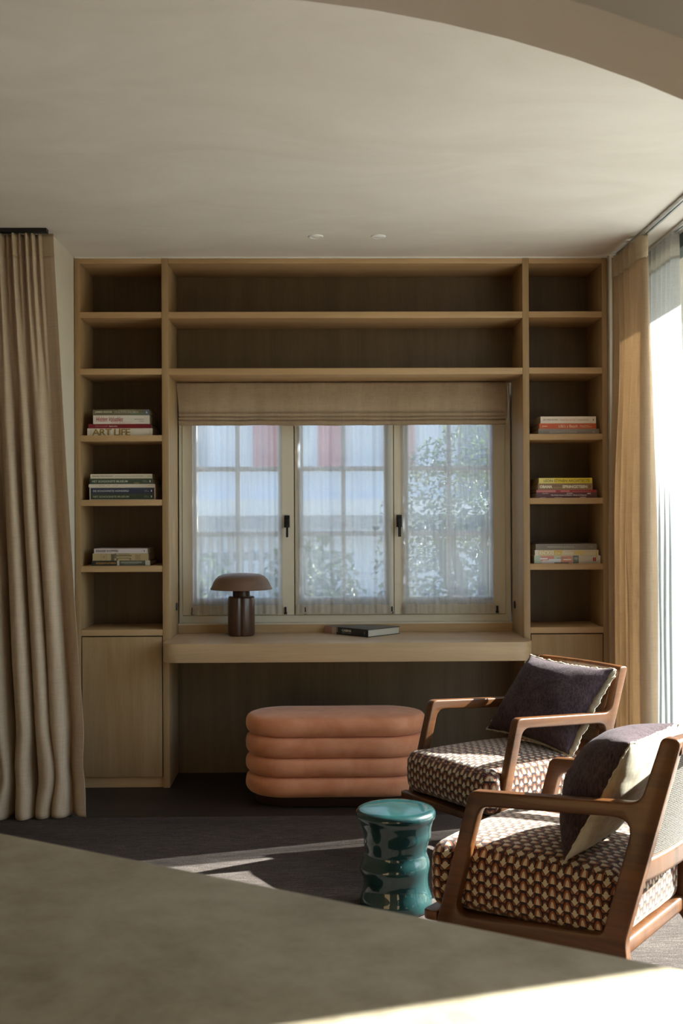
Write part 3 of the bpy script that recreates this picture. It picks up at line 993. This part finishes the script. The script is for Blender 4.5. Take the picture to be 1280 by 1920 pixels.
book((1006.5 - 606) * K, (1120.8 - 606) * K, 1.4735 + 11 * K, 4.9 * K - .0003, .27, (.27, .025, .035), 'crimson thin book pressed under the brown one', GR2,
     bands=[(0, .32, .1, .9, (.40, .14, .15)), (.40, .55, .2, .8, (.42, .12, .10)), (.60, .9, .25, .45, (.34, .10, .11))])
for ob in list(COL.objects):
    if ob.get('group') == GR2 and ob.location.z > 1.4735 + 10.5 * K and 'crimson' not in ob['label']:
        ob.location.z += 4.9 * K
GR3 = 'books on the brighter bookcase, lower stack'
stack([
    (1004.8, 1120, 11.5, .25, (.155, .130, .112), 'taupe grey book topmost in the lowest stack by the backlit curtain',
     [('PERSEVERANTIA & FIDUCIA', .19, .63, .36, .62, (.42, .38, .32), {}), ('<3', .885, .925, .34, .66, (.42, .38, .32), {})], []),
    (1003.2, 1123.2, 10.6, .26, (.50, .44, .31), 'cream and yellow illustrated book with a yellow ribbon, below the taupe one',
     [('KNOKKE', .075, .30, .14, .90, (.72, .68, .55), dict(bold=.03)), ('Le Zoute', .32, .60, .2, .72, (.72, .66, .5), dict(shear=.3))],
     [(.07, .44, .05, .95, (.50, .37, .10)), (.62, .78, .2, .8, (.52, .40, .14)), (0, .05, .0, 1, (.55, .52, .46))]),
    (1002, 1126.8, 15.3, .27, (.46, .42, .36), 'thick book with pastel collage spine, bottom of the lowest stack',
     [('II', .885, .93, .30, .76, (.28, .02, .03), dict(bold=.05))],
     [(0, .10, .0, 1, (.36, .44, .36)), (.10, .30, .35, .95, (.48, .20, .17)), (.12, .32, .05, .45, (.55, .50, .52)), (.09, .20, .55, .72, (.60, .62, .66)), (.22, .44, .2, .6, (.50, .55, .60)), (.30, .42, .62, .95, (.42, .46, .36)),
      (.40, .58, .1, .95, (.46, .22, .17)), (.44, .56, .45, .6, (.60, .56, .52)), (.30, .52, .06, .16, (.08, .07, .07)), (.34, .50, .66, .72, (.12, .12, .13)), (.585, .67, .0, 1, (.10, .12, .11)), (.60, .66, .5, .8, (.22, .26, .25))]),
], 1.134, GR3)
for ob in list(COL.objects):
    if ob.get('label', '').startswith('cream and yellow illustrated'):
        box('ribbon', .152, .1555, -.002, -.0008, -.012, .028, paint((.45, .33, .03), .6), ob, world=False)

# book on the desk
INKGAIN = 1.1
cb = empty('book', (.006, 6.045, .7552), math.atan2(-.228, .226))
tag(cb, 'black cabins book lying closed on the desk', 'book')
Lb, Db, Tb = .318, .250, .040
bm = bmesh.new()
add_box(bm, 0, Lb, 0, Db, 0, .003)
add_box(bm, 0, Lb, 0, Db, Tb - .003, Tb)
add_box(bm, 0, Lb, -.002, .002, .0, Tb)
fin('cover', bm, paint((.014, .016, .020), .3), cb, world=False)
box('pages', .003, Lb - .004, .003, Db - .005, .003, Tb - .003, M['page'], cb, world=False)
box('printed_band', 0, .055, -.0024, -.002, 0, Tb, paint((.36, .19, .16), .4), cb, world=False)
box('printed_band', .055, .088, -.0024, -.002, 0, Tb, paint((.42, .34, .27), .4), cb, world=False)
box('printed_band', .088, .10, -.0024, -.002, .012, Tb, paint((.20, .16, .12), .4), cb, world=False)
lettering('lettering', 'CABINS', paint((.72, .70, .64), .5, 'print_ink'), cb, (.130, -.0022, .019), (1, 0, 0), (0, 0, 1), .068, .012, bold=.03)
lettering('lettering', 'ESCAPE TO NATURE', paint((.5, .48, .44), .5, 'print_ink'), cb, (.132, -.0022, .0105), (1, 0, 0), (0, 0, 1), .062, .004)
lettering('lettering', 'BOOKS', paint((.6, .58, .54), .5, 'print_ink'), cb, (.296, -.0022, .010), (0, 0, 1), (-1, 0, 0), .018, .005)
for q_ in (0, 1):
    me = bpy.data.objects[cb.name].children[-1]
box('printed_band', .10, Lb * .62, .05, .16, Tb, Tb + .0003, paint((.05, .065, .085), .3), cb, world=False)

# ------------------------------------------------------------------ table lamp
lp = empty('table_lamp', (-.440, 5.955, .7552))
tag(lp, 'bronze mushroom table lamp standing on the desk', 'lamp')
cx, cyy, zb = -.437, 5.955, .7555
def lob(r, z, a):
    return r * (1 - .13 * max(0, math.cos(4 * (a + math.pi / 2))) ** 6) if r > .02 else r
lathe('base_column', [(0, zb), (.066, zb), (.070, zb + .004), (.0725, zb + .012), (.0725, .952), (.070, .960), (.066, .9635), (0, .9635)], M['lamp'], lp, (cx, cyy), 96, lob)
lathe('neck', [(.046, .9635), (.046, .992), (.044, 1.006), (.044, 1.03)], M['lamp_neck'], lp, (cx, cyy), 40)
sp_ = [(0, 1.083), (.060, 1.084), (.100, 1.080), (.122, 1.070), (.138, 1.054), (.149, 1.036), (.156, 1.018), (.165, 1.003), (.163, 1.0005), (.153, 1.012), (.140, 1.036), (.118, 1.062), (.09, 1.070), (0, 1.073)]
lathe('shade', sp_, M['lamp_shade'], lp, (cx, cyy), 96)

# ------------------------------------------------------------------ ottoman
ot = empty('ottoman', (.058, 5.505, 0))
tag(ot, 'terracotta velvet ottoman with four stacked padded rolls under the desk', 'ottoman')
def stadium(hx, hy, n):
    s = hx - hy
    P = []
    for k in range(n + 1):
        a = -math.pi / 2 + math.pi * k / n; P.append((s + hy * math.cos(a), hy * math.sin(a), math.cos(a), math.sin(a)))
    m_ = 14
    for k in range(1, m_): P.append((s - 2 * s * k / m_, hy, 0, 1))
    for k in range(n + 1):
        a = math.pi / 2 + math.pi * k / n; P.append((-s + hy * math.cos(a), hy * math.sin(a), math.cos(a), math.sin(a)))
    for k in range(1, m_): P.append((-s + 2 * s * k / m_, -hy, 0, -1))
    return P
def roll_mesh(name, sec, par, mat, close_top=False, close_bot=False):
    """sec: list of (outward offset, z) swept round the stadium"""
    bm = bmesh.new()
    rings = []
    for off, z in sec:
        ring = []
        for (x, y, nx, ny) in stadium(.425, .190, 18):
            wob = .003 * noise.noise(Vector((x * 7, y * 7, z * 30)))
            ring.append(bm.verts.new((x + nx * (off + wob) + .058, y + ny * (off + wob) + 5.505, z)))
        rings.append(ring)
    n = len(rings[0])
    for A, B in zip(rings, rings[1:]):
        for k in range(n): bm.faces.new((A[k], A[(k + 1) % n], B[(k + 1) % n], B[k]))
    if close_top:
        c0 = rings[-1]
        for f_, lift in ((.85, .004), (.6, .006), (.3, .007)):
            nr = []
            for v in c0:
                pass
            ring = [bm.verts.new(((v.co.x - .058) * f_ + .058, (v.co.y - 5.505) * f_ + 5.505, sec[-1][1] + lift)) for v in rings[-1]]
            for k in range(n): bm.faces.new((c0[k], c0[(k + 1) % n], ring[(k + 1) % n], ring[k]))
            c0 = ring
        bm.faces.new(c0)
    bmesh.ops.recalc_face_normals(bm, faces=bm.faces[:])
    return fin(name, bm, mat, par, smooth=True)
zs = [.050, .146, .237, .336]
for i, z0 in enumerate(zs):
    h = (zs[i + 1] if i < 3 else .424) - z0
    sec = []
    for k in range(13):
        a = -math.pi / 2 + math.pi * k / 12
        sec.append((-.030 + .048 * max(0, math.cos(a)) ** .55, z0 + h / 2 + h / 2 * math.sin(a)))
    if i == 3:
        sec = sec[:9] + [(.008, .414), (-.002, .422), (-.012, .4255)]
        roll_mesh('padded_roll', sec, ot, M['velvet'], close_top=True)
    else:
        roll_mesh('padded_roll', sec, ot, M['velvet'])
ring = [(-.035, .002), (-.035, .040)]
roll_mesh('plinth', [(-.045, .0005), (-.030, .002), (-.030, .075)], ot, M['base_brown'])

# ------------------------------------------------------------------ teal stool
st = empty('ceramic_stool', (.250, 3.940, .008))
tag(st, 'glossy teal ceramic drum stool standing on the rug between the armchairs', 'stool')
def gs(x, m, s): return math.exp(-((x - m) / s) ** 2)
def stool_r(r, z, a):
    if z > .325: return r
    right = .5 + .5 * math.cos(a)
    left = 1 - right
    return r + .010 * gs(z, .262 - .012 * left, .022) * (.25 + .75 * right) + .016 * gs(z, .150 + .012 * right, .030) * (.45 + .55 * left) - .004 * gs(z, .205, .02)
pr = [(0, .009), (.118, .009), (.124, .012), (.1265, .022), (.1275, .035)]
for k in range(1, 40):
    z = .035 + k * (.318 - .035) / 40
    r = .1115 + .016 * gs(z, .035, .04) + .020 * sstep(.25, .325, z)
    pr.append((r, z))
pr += [(.1335, .322), (.1385, .328), (.1405, .337), (.1395, .346), (.135, .353), (.127, .3575), (.110, .3600), (.06, .3615), (0, .362)]
lathe('stool_body', pr, M['glaze'], st, (.250, 3.940), 96, stool_r, sharp=60)

# ------------------------------------------------------------------ armchairs
def armchair(label, pose, P):
    x, y, th = pose
    r = empty('armchair', (x, y, .008), th)
    tag(r, label, 'armchair', 'pair of walnut armchairs with scallop print seats')
    g = dict(P); W_, WB = g['w'], g['wb']
    dz = -.008
    ha, hb, La, Cs, hc, Es, he, Ds, hd, cb_, lw, at = [g[k] for k in ('ha', 'hb', 'La', 'Cs', 'hc', 'Es', 'he', 'Ds', 'hd', 'cb', 'lw', 'at')]
    sl_ = (lw - Es) / (ha - at - he)                     # lean of the front leg
    s0 = Es - he * sl_
    outer = [(s0 - .040, 0.0), (0, ha), (La, hb), (Cs, hc), (Cs + cb_, hc), (Ds + .062, hd - .01), (Ds + .075, .13), (Ds + .185, 0), (Ds + .150, 0), (Ds + .03, hd - .075), (Es + .02, he - .058), (s0 - .006, 0.0)]
    outer[0] = (-(ha) * sl_ - .004, 0.0)
    outer[-1] = (-(ha) * sl_ + .026, 0.0)
    of = fillet([(a, b + dz if b > .01 else 0) for a, b in outer], [0, .030, .05, .022, .022, .10, .09, 0, 0, .03, .03, 0])
    hole = [(lw, ha - at), (Es, he), (Ds, hd), (La - .015, hb - at)]
    hf = fillet([(a, b + dz) for a, b in hole], [.040, .035, .03, .045])
    TH = .0185
    for sgn in (1, -1):
        def pl(a, b, c, sgn=sgn):
            half = (W_ + (WB - W_) * a / .5) / 2
            return Vector((a, -sgn * (half - TH + c), b))
        outline('side_frame', [of, hf], pl, TH, M['walnut'], r, .006, res=2)
    wi = lambda s: (W_ + (WB - W_) * s / .5) / 2
    # seat deck with the lip in front
    Fs, Fz = g['Fs'], g['Fz'] + dz
    lp_ = [(Fs, -W_ / 2 - .002), (Fs, W_ / 2 + .002), (Es - .055, W_ / 2 + .002), (Es - .052, wi(0) - .038), (Ds + .02, wi(Ds) - .038), (Ds + .02, -wi(Ds) + .038), (Es - .052, -wi(0) + .038), (Es - .055, -W_ / 2 - .002)]
    lpf = fillet(lp_, [.03, .03, 0, 0, 0, 0, 0, 0])
    outline('seat_deck', [lpf], lambda a, b, c: Vector((a, b, Fz - .006 + c + .03 * (a - Fs))), .014, M['walnut_z'], r, .005)
    # rear stretcher and back frame
    def bar(name, s_, z_, hs, hz_, curve=0.0, mat='walnut_z', inset=.0185):
        n = 10
        hw = wi(s_) - inset
        bm = bmesh.new()
        prev = None
        sect = fillet([(-hs, -hz_), (hs, -hz_), (hs, hz_), (-hs, hz_)], min(hs, hz_) * .6, 3)
        for k in range(n + 1):
            t = -1 + 2 * k / n
            off = curve * (1 - t * t)
            ring = [bm.verts.new((s_ + off + a, t * hw, z_ + b)) for a, b in sect]
            if prev:
                for i in range(len(ring)): bm.faces.new((prev[i], prev[(i + 1) % len(ring)], ring[(i + 1) % len(ring)], ring[i]))
            else: bm.faces.new(ring[::-1])
            prev = ring
        bm.faces.new(prev)
        bmesh.ops.recalc_face_normals(bm, faces=bm.faces[:])
        return fin(name, bm, M[mat], r, world=False, auto=40)
    up = (Cs - Ds) / (hc - hd)                        # slope of upright front edge
    fs = lambda z: Ds + (z - hd) * up
    bar('rear_stretcher', Ds + .030, hd - .045 + dz, .019, .022)
    bar('top_rail', fs(hc) + .026, hc - .024 + dz, .021, .023, .022)
    zl = .445
    bar('lower_back_rail', fs(zl) + .030, zl + dz, .020, .030, .022)
    # woven panel, with inner stiles
    z0, z1 = zl + .028, hc - .045
    def pan(off):
        def f_(u, v):
            t = -1 + 2 * u; z = lin(z0, z1, v)
            return (fs(z) + off + .022 * (1 - t * t), t * (wi(fs(z)) - .052), z + dz)
        return f_
    uvf = lambda u, v: (u * .45, v * .30)
    grid('woven_back', 24, 8, pan(.014), M['cane'], r, uvf, world=False)
    tag(grid('woven_back', 24, 8, pan(.034), M['cane_rear'], r, uvf, world=False), 'pale grey woven rear face')
    for sgn in (1, -1):
        bm = bmesh.new()
        prev = None
        sect = fillet([(-.016, -.012), (.016, -.012), (.016, .012), (-.016, .012)], .006, 3)
        for k in range(9):
            z = lin(zl - .02, hc - .03, k / 8)
            wdn = .010 * math.sin(math.pi * k / 8) ** 2
            c = Vector((fs(z) + .024, sgn * (wi(fs(z)) - .046 + 0 * wdn), z + dz))
            ring = [bm.verts.new(c + Vector((a, b, 0))) for a, b in sect]
            if prev:
                for i in range(len(ring)): bm.faces.new((prev[i], prev[(i + 1) % len(ring)], ring[(i + 1) % len(ring)], ring[i]))
            else: bm.faces.new(ring[::-1])
            prev = ring
        bm.faces.new(prev)
        bmesh.ops.recalc_face_normals(bm, faces=bm.faces[:])
        fin('back_stile', bm, M['walnut_z'], r, world=False, auto=40)
    # seat cushion: rounded puffed block, print carried over the edges
    cs0, cs1 = Fs + .012, Ds + .035
    cz0, cz1 = Fz + .010, g['seat'] + dz
    hw0 = W_ / 2 - .040
    bm = bmesh.new()
    uvl = bm.loops.layers.uv.new('UVMap')
    N = 26
    def shape(p):
        """p in unit cube [-1,1]^3 -> rounded block"""
        L_, B_, H_ = (cs1 - cs0) / 2, hw0, (cz1 - cz0) / 2
        rad_ = .045
        q_ = Vector((p[0] * L_, p[1] * B_, p[2] * H_))
        inner = Vector((max(-L_ + rad_, min(L_ - rad_, q_.x)), max(-B_ + rad_, min(B_ - rad_, q_.y)), max(-H_ + rad_, min(H_ - rad_, q_.z))))
        d = q_ - inner
        if d.length > 1e-9: q_ = inner + d.normalized() * rad_
        u_, v_, w_ = q_.x / L_, q_.y / B_, q_.z / H_
        if w_ > 0: q_.z += .026 * (1 - u_ ** 2) * (1 - v_ ** 2) * w_
        q_.x += .018 * (-1 if u_ < 0 else .4) * (1 - v_ ** 2) * (1 - w_ ** 2) * abs(u_) ** 3
        fw = sstep(-.70, -.92, -(-u_)) if False else (1 - sstep(-.84, -.74, u_))
        q_.y += v_ * (.010 * (1 - w_ ** 2) + .030 * fw) * abs(v_)
        q_.z += .003 * noise.noise(Vector((q_.x * 9, q_.y * 9, q_.z * 9)))
        return q_ + Vector(((cs0 + cs1) / 2, 0, (cz0 + cz1) / 2))
    H2 = (cz1 - cz0)
    faces_def = [(0, -1), (0, 1), (1, -1), (1, 1), (2, -1), (2, 1)]
    for ax, sg in faces_def:
        oth = [i for i in range(3) if i != ax]
        n1 = N if oth[0] != 2 else 14
        n2 = N if oth[1] != 2 else 14
        vs = []
        for i in range(n1 + 1):
            row = []
            for j in range(n2 + 1):
                p = [0, 0, 0]
                p[ax] = sg
                # denser near the edges
                p[oth[0]] = math.sin((-1 + 2 * i / n1) * math.pi / 2) * .6 + (-1 + 2 * i / n1) * .4
                p[oth[1]] = math.sin((-1 + 2 * j / n2) * math.pi / 2) * .6 + (-1 + 2 * j / n2) * .4
                row.append((bm.verts.new(shape(p)), tuple(p)))
            vs.append(row)
        for i in range(n1):
            for j in range(n2):
                qd = (vs[i][j], vs[i + 1][j], vs[i + 1][j + 1], vs[i][j + 1])
                f = bm.faces.new([k[0] for k in qd])
                for lp2, (vv, p) in zip(f.loops, qd):
                    c = vv.co
                    if ax == 2: uv = (-c.y if False else c.y, c.x)       # top: arches point to the back
                    elif ax == 0: uv = (c.y, c.z - cz1 + cs0)
                    else: uv = (c.x, c.z)
                    if ax == 2: uv = (c.y, c.x)
                    lp2[uvl].uv = uv
    bmesh.ops.remove_doubles(bm, verts=bm.verts[:], dist=1e-5)
    bmesh.ops.recalc_face_normals(bm, faces=bm.faces[:])
    fin('seat_cushion', bm, M['fabric'], r, smooth=True, world=False)
    # piping line along the upper edge
    return r

PN = dict(w=.585, wb=.55, ha=.567, La=.518, hb=.601, Cs=.578, hc=.786, Es=-.056, he=.189, Ds=.409, hd=.224, cb=.055, lw=.034, at=.043, Fs=-.165, Fz=.176, seat=.392)
PF = dict(w=.576, wb=.541, ha=.589, La=.538, hb=.558, Cs=.594, hc=.745, Es=-.055, he=.227, Ds=.386, hd=.206, cb=.052, lw=.030, at=.042, Fs=-.150, Fz=.205, seat=.392)
def fitted(P, k):
    lat = ('w', 'wb', 'La', 'Cs', 'Es', 'Ds', 'cb', 'lw', 'at', 'Fs')
    return {a: (b * k if a in lat else 1.38 - (1.38 - b) * k) for a, b in P.items()}
KN, KF = .96, .955
PN, PF = fitted(PN, KN), fitted(PF, KF)
NEAR, FAR = (.604 * KN, 3.554 * KN, -.645), (.602 * KF, 4.612 * KF, .566)
armchair('nearer walnut armchair seen from behind its arm, beside the stone counter', NEAR, PN)
armchair('farther walnut armchair standing by the ottoman and the backlit curtain', FAR, PF)

# scatter cushions on the chairs
def pillow(label, pose, C, k_, T, seed, bow=.05, back=.05, fringe=.0):
    x, y, th = pose
    C = [(a * k_, b * k_, 1.38 - (1.38 - c) * k_) for a, b, c in C]
    sd = Vector((math.cos(th), math.sin(th), 0)); td = Vector((math.sin(th), -math.cos(th), 0))
    P = [Vector((x, y, 0)) + sd * c[0] + td * c[1] + Vector((0, 0, c[2])) for c in C]      # BL, BR, TR, TL
    ctr = sum(P, Vector()) / 4
    nrm = (P[1] - P[0]).cross(P[3] - P[0]).normalized()
    if nrm.dot(sd) > 0: nrm = -nrm                       # front looks out of the chair
    r = empty('scatter_cushion', tuple(ctr))
    tag(r, label, 'cushion', 'pair of aubergine cushions with cream backs')
    def mid(u, v):
        uu = u * (1 - bow * (1 - v * v)); vv = v * (1 - bow * (1 - u * u))
        uu += u ** 9 * (.035 * noise.noise(Vector((v * 5, seed, u))) + .02 * noise.noise(Vector((v * 14, seed, u))))
        vv += v ** 9 * .03 * noise.noise(Vector((u * 6, seed + 5, v)))
        a, b = (uu + 1) / 2, (vv + 1) / 2
        return P[0] * (1 - a) * (1 - b) + P[1] * a * (1 - b) + P[2] * a * b + P[3] * (1 - a) * b
    def face(sgn, k):
        def f_(a, b):
            u, v = math.sin((2 * a - 1) * math.pi / 2), math.sin((2 * b - 1) * math.pi / 2)
            t = max(0, (1 - abs(u) ** 2.4) * (1 - abs(v) ** 2.4)) ** .55
            t *= k * (1 + .10 * noise.noise(Vector((u * 2.2 + seed, v * 2.2, sgn))))
            wr = .004 * noise.noise(Vector((u * 6, v * 6 + seed, 2 * sgn))) * t / k
            return mid(u, v) + nrm * (sgn * t + wr)
        return f_
    grid('front_panel', 40, 40, face(1, T * .62), M['wool'], r)
    tag(grid('back_panel', 40, 40, face(-1, back), M['flax'], r), 'cream linen back')
    # frayed seam edge all round
    bm = bmesh.new()
    path_ = []
    n = 60
    for k in range(n): path_.append((-1 + 2 * k / n, -1))
    for k in range(n): path_.append((1, -1 + 2 * k / n))
    for k in range(n): path_.append((1 - 2 * k / n, 1))
    for k in range(n): path_.append((-1, 1 - 2 * k / n))
    a_, b_ = [], []
    for k, (u, v) in enumerate(path_):
        p = mid(u, v)
        o_ = (p - ctr).normalized()
        wv = .009 + .006 * noise.noise(Vector((k * .35, seed, 0))) + .002 * math.sin(k * 2.3)
        if u > .99: wv += fringe * (1 + .5 * noise.noise(Vector((k * .22, seed, 3)))) * min(1, (1 - abs(v)) * 8)
        a_.append(bm.verts.new(p - o_ * .004 - nrm * .001))
        b_.append(bm.verts.new(p + o_ * wv + nrm * (.006 * noise.noise(Vector((k * .28, seed, 5))) - .002)))
    m_ = len(path_)
    for k in range(m_): bm.faces.new((a_[k], a_[(k + 1) % m_], b_[(k + 1) % m_], b_[k]))
    e = fin('frayed_edge', bm, M['flax'], r, smooth=True)
    md = e.modifiers.new('thickness', 'SOLIDIFY'); md.thickness = .003; md.offset = 0
    tag(e, 'frayed cream seam')
    return r
pillow('aubergine wool cushion leaning on the farther armchair, its dark face showing', FAR,
       [(.31, -.255, .435), (.325, .235, .400), (.560, .262, .735), (.505, -.185, .752)], KF, .165, 3, bow=.085, back=.105, fringe=.024)
pillow('aubergine and cream cushion leaning on the nearer armchair, seen from its pale back', NEAR,
       [(.27, -.21, .410), (.285, .255, .398), (.470, .225, .748), (.45, -.22, .735)], KN, .235, 8, bow=.04)

# ------------------------------------------------------------------ stone counter in front
d_ = Vector((.85, -.526, 0)).normalized(); n_ = Vector((-d_.y, d_.x, 0))       # along the edge, outward to the room
if n_.y < 0: n_ = -n_
org = Vector((.349, 1.141, 0))
ci = empty('kitchen_island', (0, 1.0, 0))
tag(ci, 'large beige stone counter in the foreground, slanting across the picture', 'counter')
cor = [org - d_ * 2.15, org + d_ * .60, org + d_ * .60 - n_ * .72, org - d_ * 2.15 - n_ * .72]
outline('stone_top', [fillet([(p.x, p.y) for p in cor], .02, 4)], lambda a, b, c: Vector((a, b, .900 + c)) - Vector((0, 1.0, 0)), .020, M['stone'], ci, .003)
bm = bmesh.new()
cin = [org - d_ * 2.0 - n_ * .10, org + d_ * .45 - n_ * .10, org + d_ * .45 - n_ * .62, org - d_ * 2.0 - n_ * .62]
lo = [bm.verts.new((p.x, p.y, .001)) for p in cin]; hi = [bm.verts.new((p.x, p.y, .8795)) for p in cin]
for k in range(4): bm.faces.new((lo[k], lo[(k + 1) % 4], hi[(k + 1) % 4], hi[k]))
bm.faces.new(hi); bm.faces.new(lo[::-1])
bmesh.ops.recalc_face_normals(bm, faces=bm.faces[:])
fin('island_body', bm, M['oak_v'], ci)

# ------------------------------------------------------------------ outside
struct(box('ground', -30, 40, -20, 40, -.35, -.14, plain('pale_paving', (.42, .39, .34), .9)), 'pale paved garden ground outside')
struct(box('terrace', 1.95, 7, -8, 8, -.139, -.04, plain('pale_terrace', (.43, .415, .385), .9)), 'pale stone terrace outside the tall windows')
hs = empty('house', (0, 11.5, -.14))
tag(hs, 'blurred grey house across the garden seen through the sheers', 'house')
GW = plain('grey_render', (.66, .70, .78), .9)
box('wall', -6, 7, 11.6, 12, -.14, 6, GW, hs)
for (a, b, z0, z1, c) in ((-.72, -.46, 1.9, 3.4, (.30, .10, .08)), (-.05, .22, 1.9, 3.4, (.34, .11, .10)), (.62, .95, 1.9, 3.4, (.30, .14, .12)), (-2.6, -1.2, 1.9, 3.6, (.20, .22, .27)), (1.4, 2.2, 1.2, 3.4, (.14, .15, .18))):
    box('shutter', a, b, 11.55, 11.6, z0, z1, plain('shutter_paint', tuple(min(.8, k_ * 1.5) for k_ in c), .7), hs)
box('ledge', -6, 7, 11.2, 11.6, 1.40, 1.56, plain('white_ledge', (.8, .8, .8), .8), hs)
fe = empty('fence', (-.9, 10.0, -.14))
tag(fe, 'grey slatted garden fence seen faintly behind the lamp', 'fence')
FM = plain('weathered_grey_fence', (.30, .31, .33), .8)
for k in range(26):
    box('slat', -2.2 + k * .09, -2.2 + k * .09 + .05, 9.98, 10.01, -.14, 1.22, FM, fe, world=True)
for z in (.3, 1.0): box('rail', -2.2, .14, 10.01, 10.04, z, z + .07, FM, fe)
LF = NT('garden_leaf'); LF.b.inputs['Base Color'].default_value = (.10, .14, .08, 1); LF.b.inputs['Roughness'].default_value = .45
tr_ = LF.n('ShaderNodeBsdfTranslucent'); tr_.inputs[0].default_value = (.17, .24, .11, 1)
mx_ = LF.n('ShaderNodeMixShader'); mx_.inputs[0].default_value = .3
LF.l(LF.b.outputs[0], mx_.inputs[1]); LF.l(tr_.outputs[0], mx_.inputs[2]); LF.l(mx_.outputs[0], LF.out.inputs[0])
LF = LF.m
BK = plain('bark', (.12, .09, .06), .9)
def plant(name, label, cat, base, cen, ext, n, sz, seed, stems=5):
    r = empty(name, base)
    tag(r, label, cat)
    rnd = random.Random(seed)
    bm = bmesh.new()
    for _ in range(n):
        while True:
            p = Vector((rnd.uniform(-1, 1), rnd.uniform(-1, 1), rnd.uniform(-1, 1)))
            if p.length < 1: break
        p = Vector((cen[0] + p.x * ext[0], cen[1] + p.y * ext[1], cen[2] + p.z * ext[2]))
        m_ = Matrix.Rotation(rnd.uniform(0, 6.28), 3, 'Z') @ Matrix.Rotation(rnd.uniform(-1.2, 1.2), 3, 'X')
        a = sz * rnd.uniform(.6, 1.3); b = a * .3
        vs = [bm.verts.new(p + m_ @ Vector(c)) for c in ((0, 0, 0), (b, a * .5, .01), (0, a, 0), (-b, a * .5, .01))]
        bm.faces.new(vs)
    lf = fin('foliage', bm, LF, r); lf['kind'] = 'stuff'
    for k in range(stems):
        a = rnd.uniform(0, 6.28); e = Vector((cen[0] + math.cos(a) * ext[0] * .5, cen[1] + math.sin(a) * ext[1] * .5, cen[2] + ext[2] * .3))
        b0 = Vector(base) + Vector((rnd.uniform(-.04, .04), rnd.uniform(-.04, .04), 0))
        tube('stem', [b0, b0.lerp(e, .5) + Vector((0, 0, .1)), e], [.02, .015, .008] if ext[2] < 1 else [.07, .05, .02], BK, r, 6)
    return r
plant('bush', 'sunlit leafy bush faintly seen through the middle sheer', 'bush', (-.12, 8.6, -.14), (-.12, 8.6, .75), (.42, .35, .45), 700, .10, 5)
plant('bush', 'small leafy bush faintly seen beside the lamp through the sheer', 'bush', (-1.0, 9.2, -.14), (-1.0, 9.2, .7), (.30, .3, .4), 350, .09, 6)
plant('bush', 'large dark garden shrub behind the sheer nearest the tall windows', 'bush', (1.25, 9.0, -.14), (1.25, 9.0, 1.05), (.85, .4, 1.1), 6500, .06, 7)
plant('tree', 'leafy garden tree standing outside beyond the small window', 'tree', (3.6, 7.5, -.14), (3.3, 7.35, 3.4), (1.1, .62, 1.25), 1700, .14, 9)
plant('hedge', 'dark green hedge outside beyond the tall window', 'hedge', (9, 4, -.14), (9, 4, .9), (.7, 9, 1.2), 9000, .22, 12, 3)
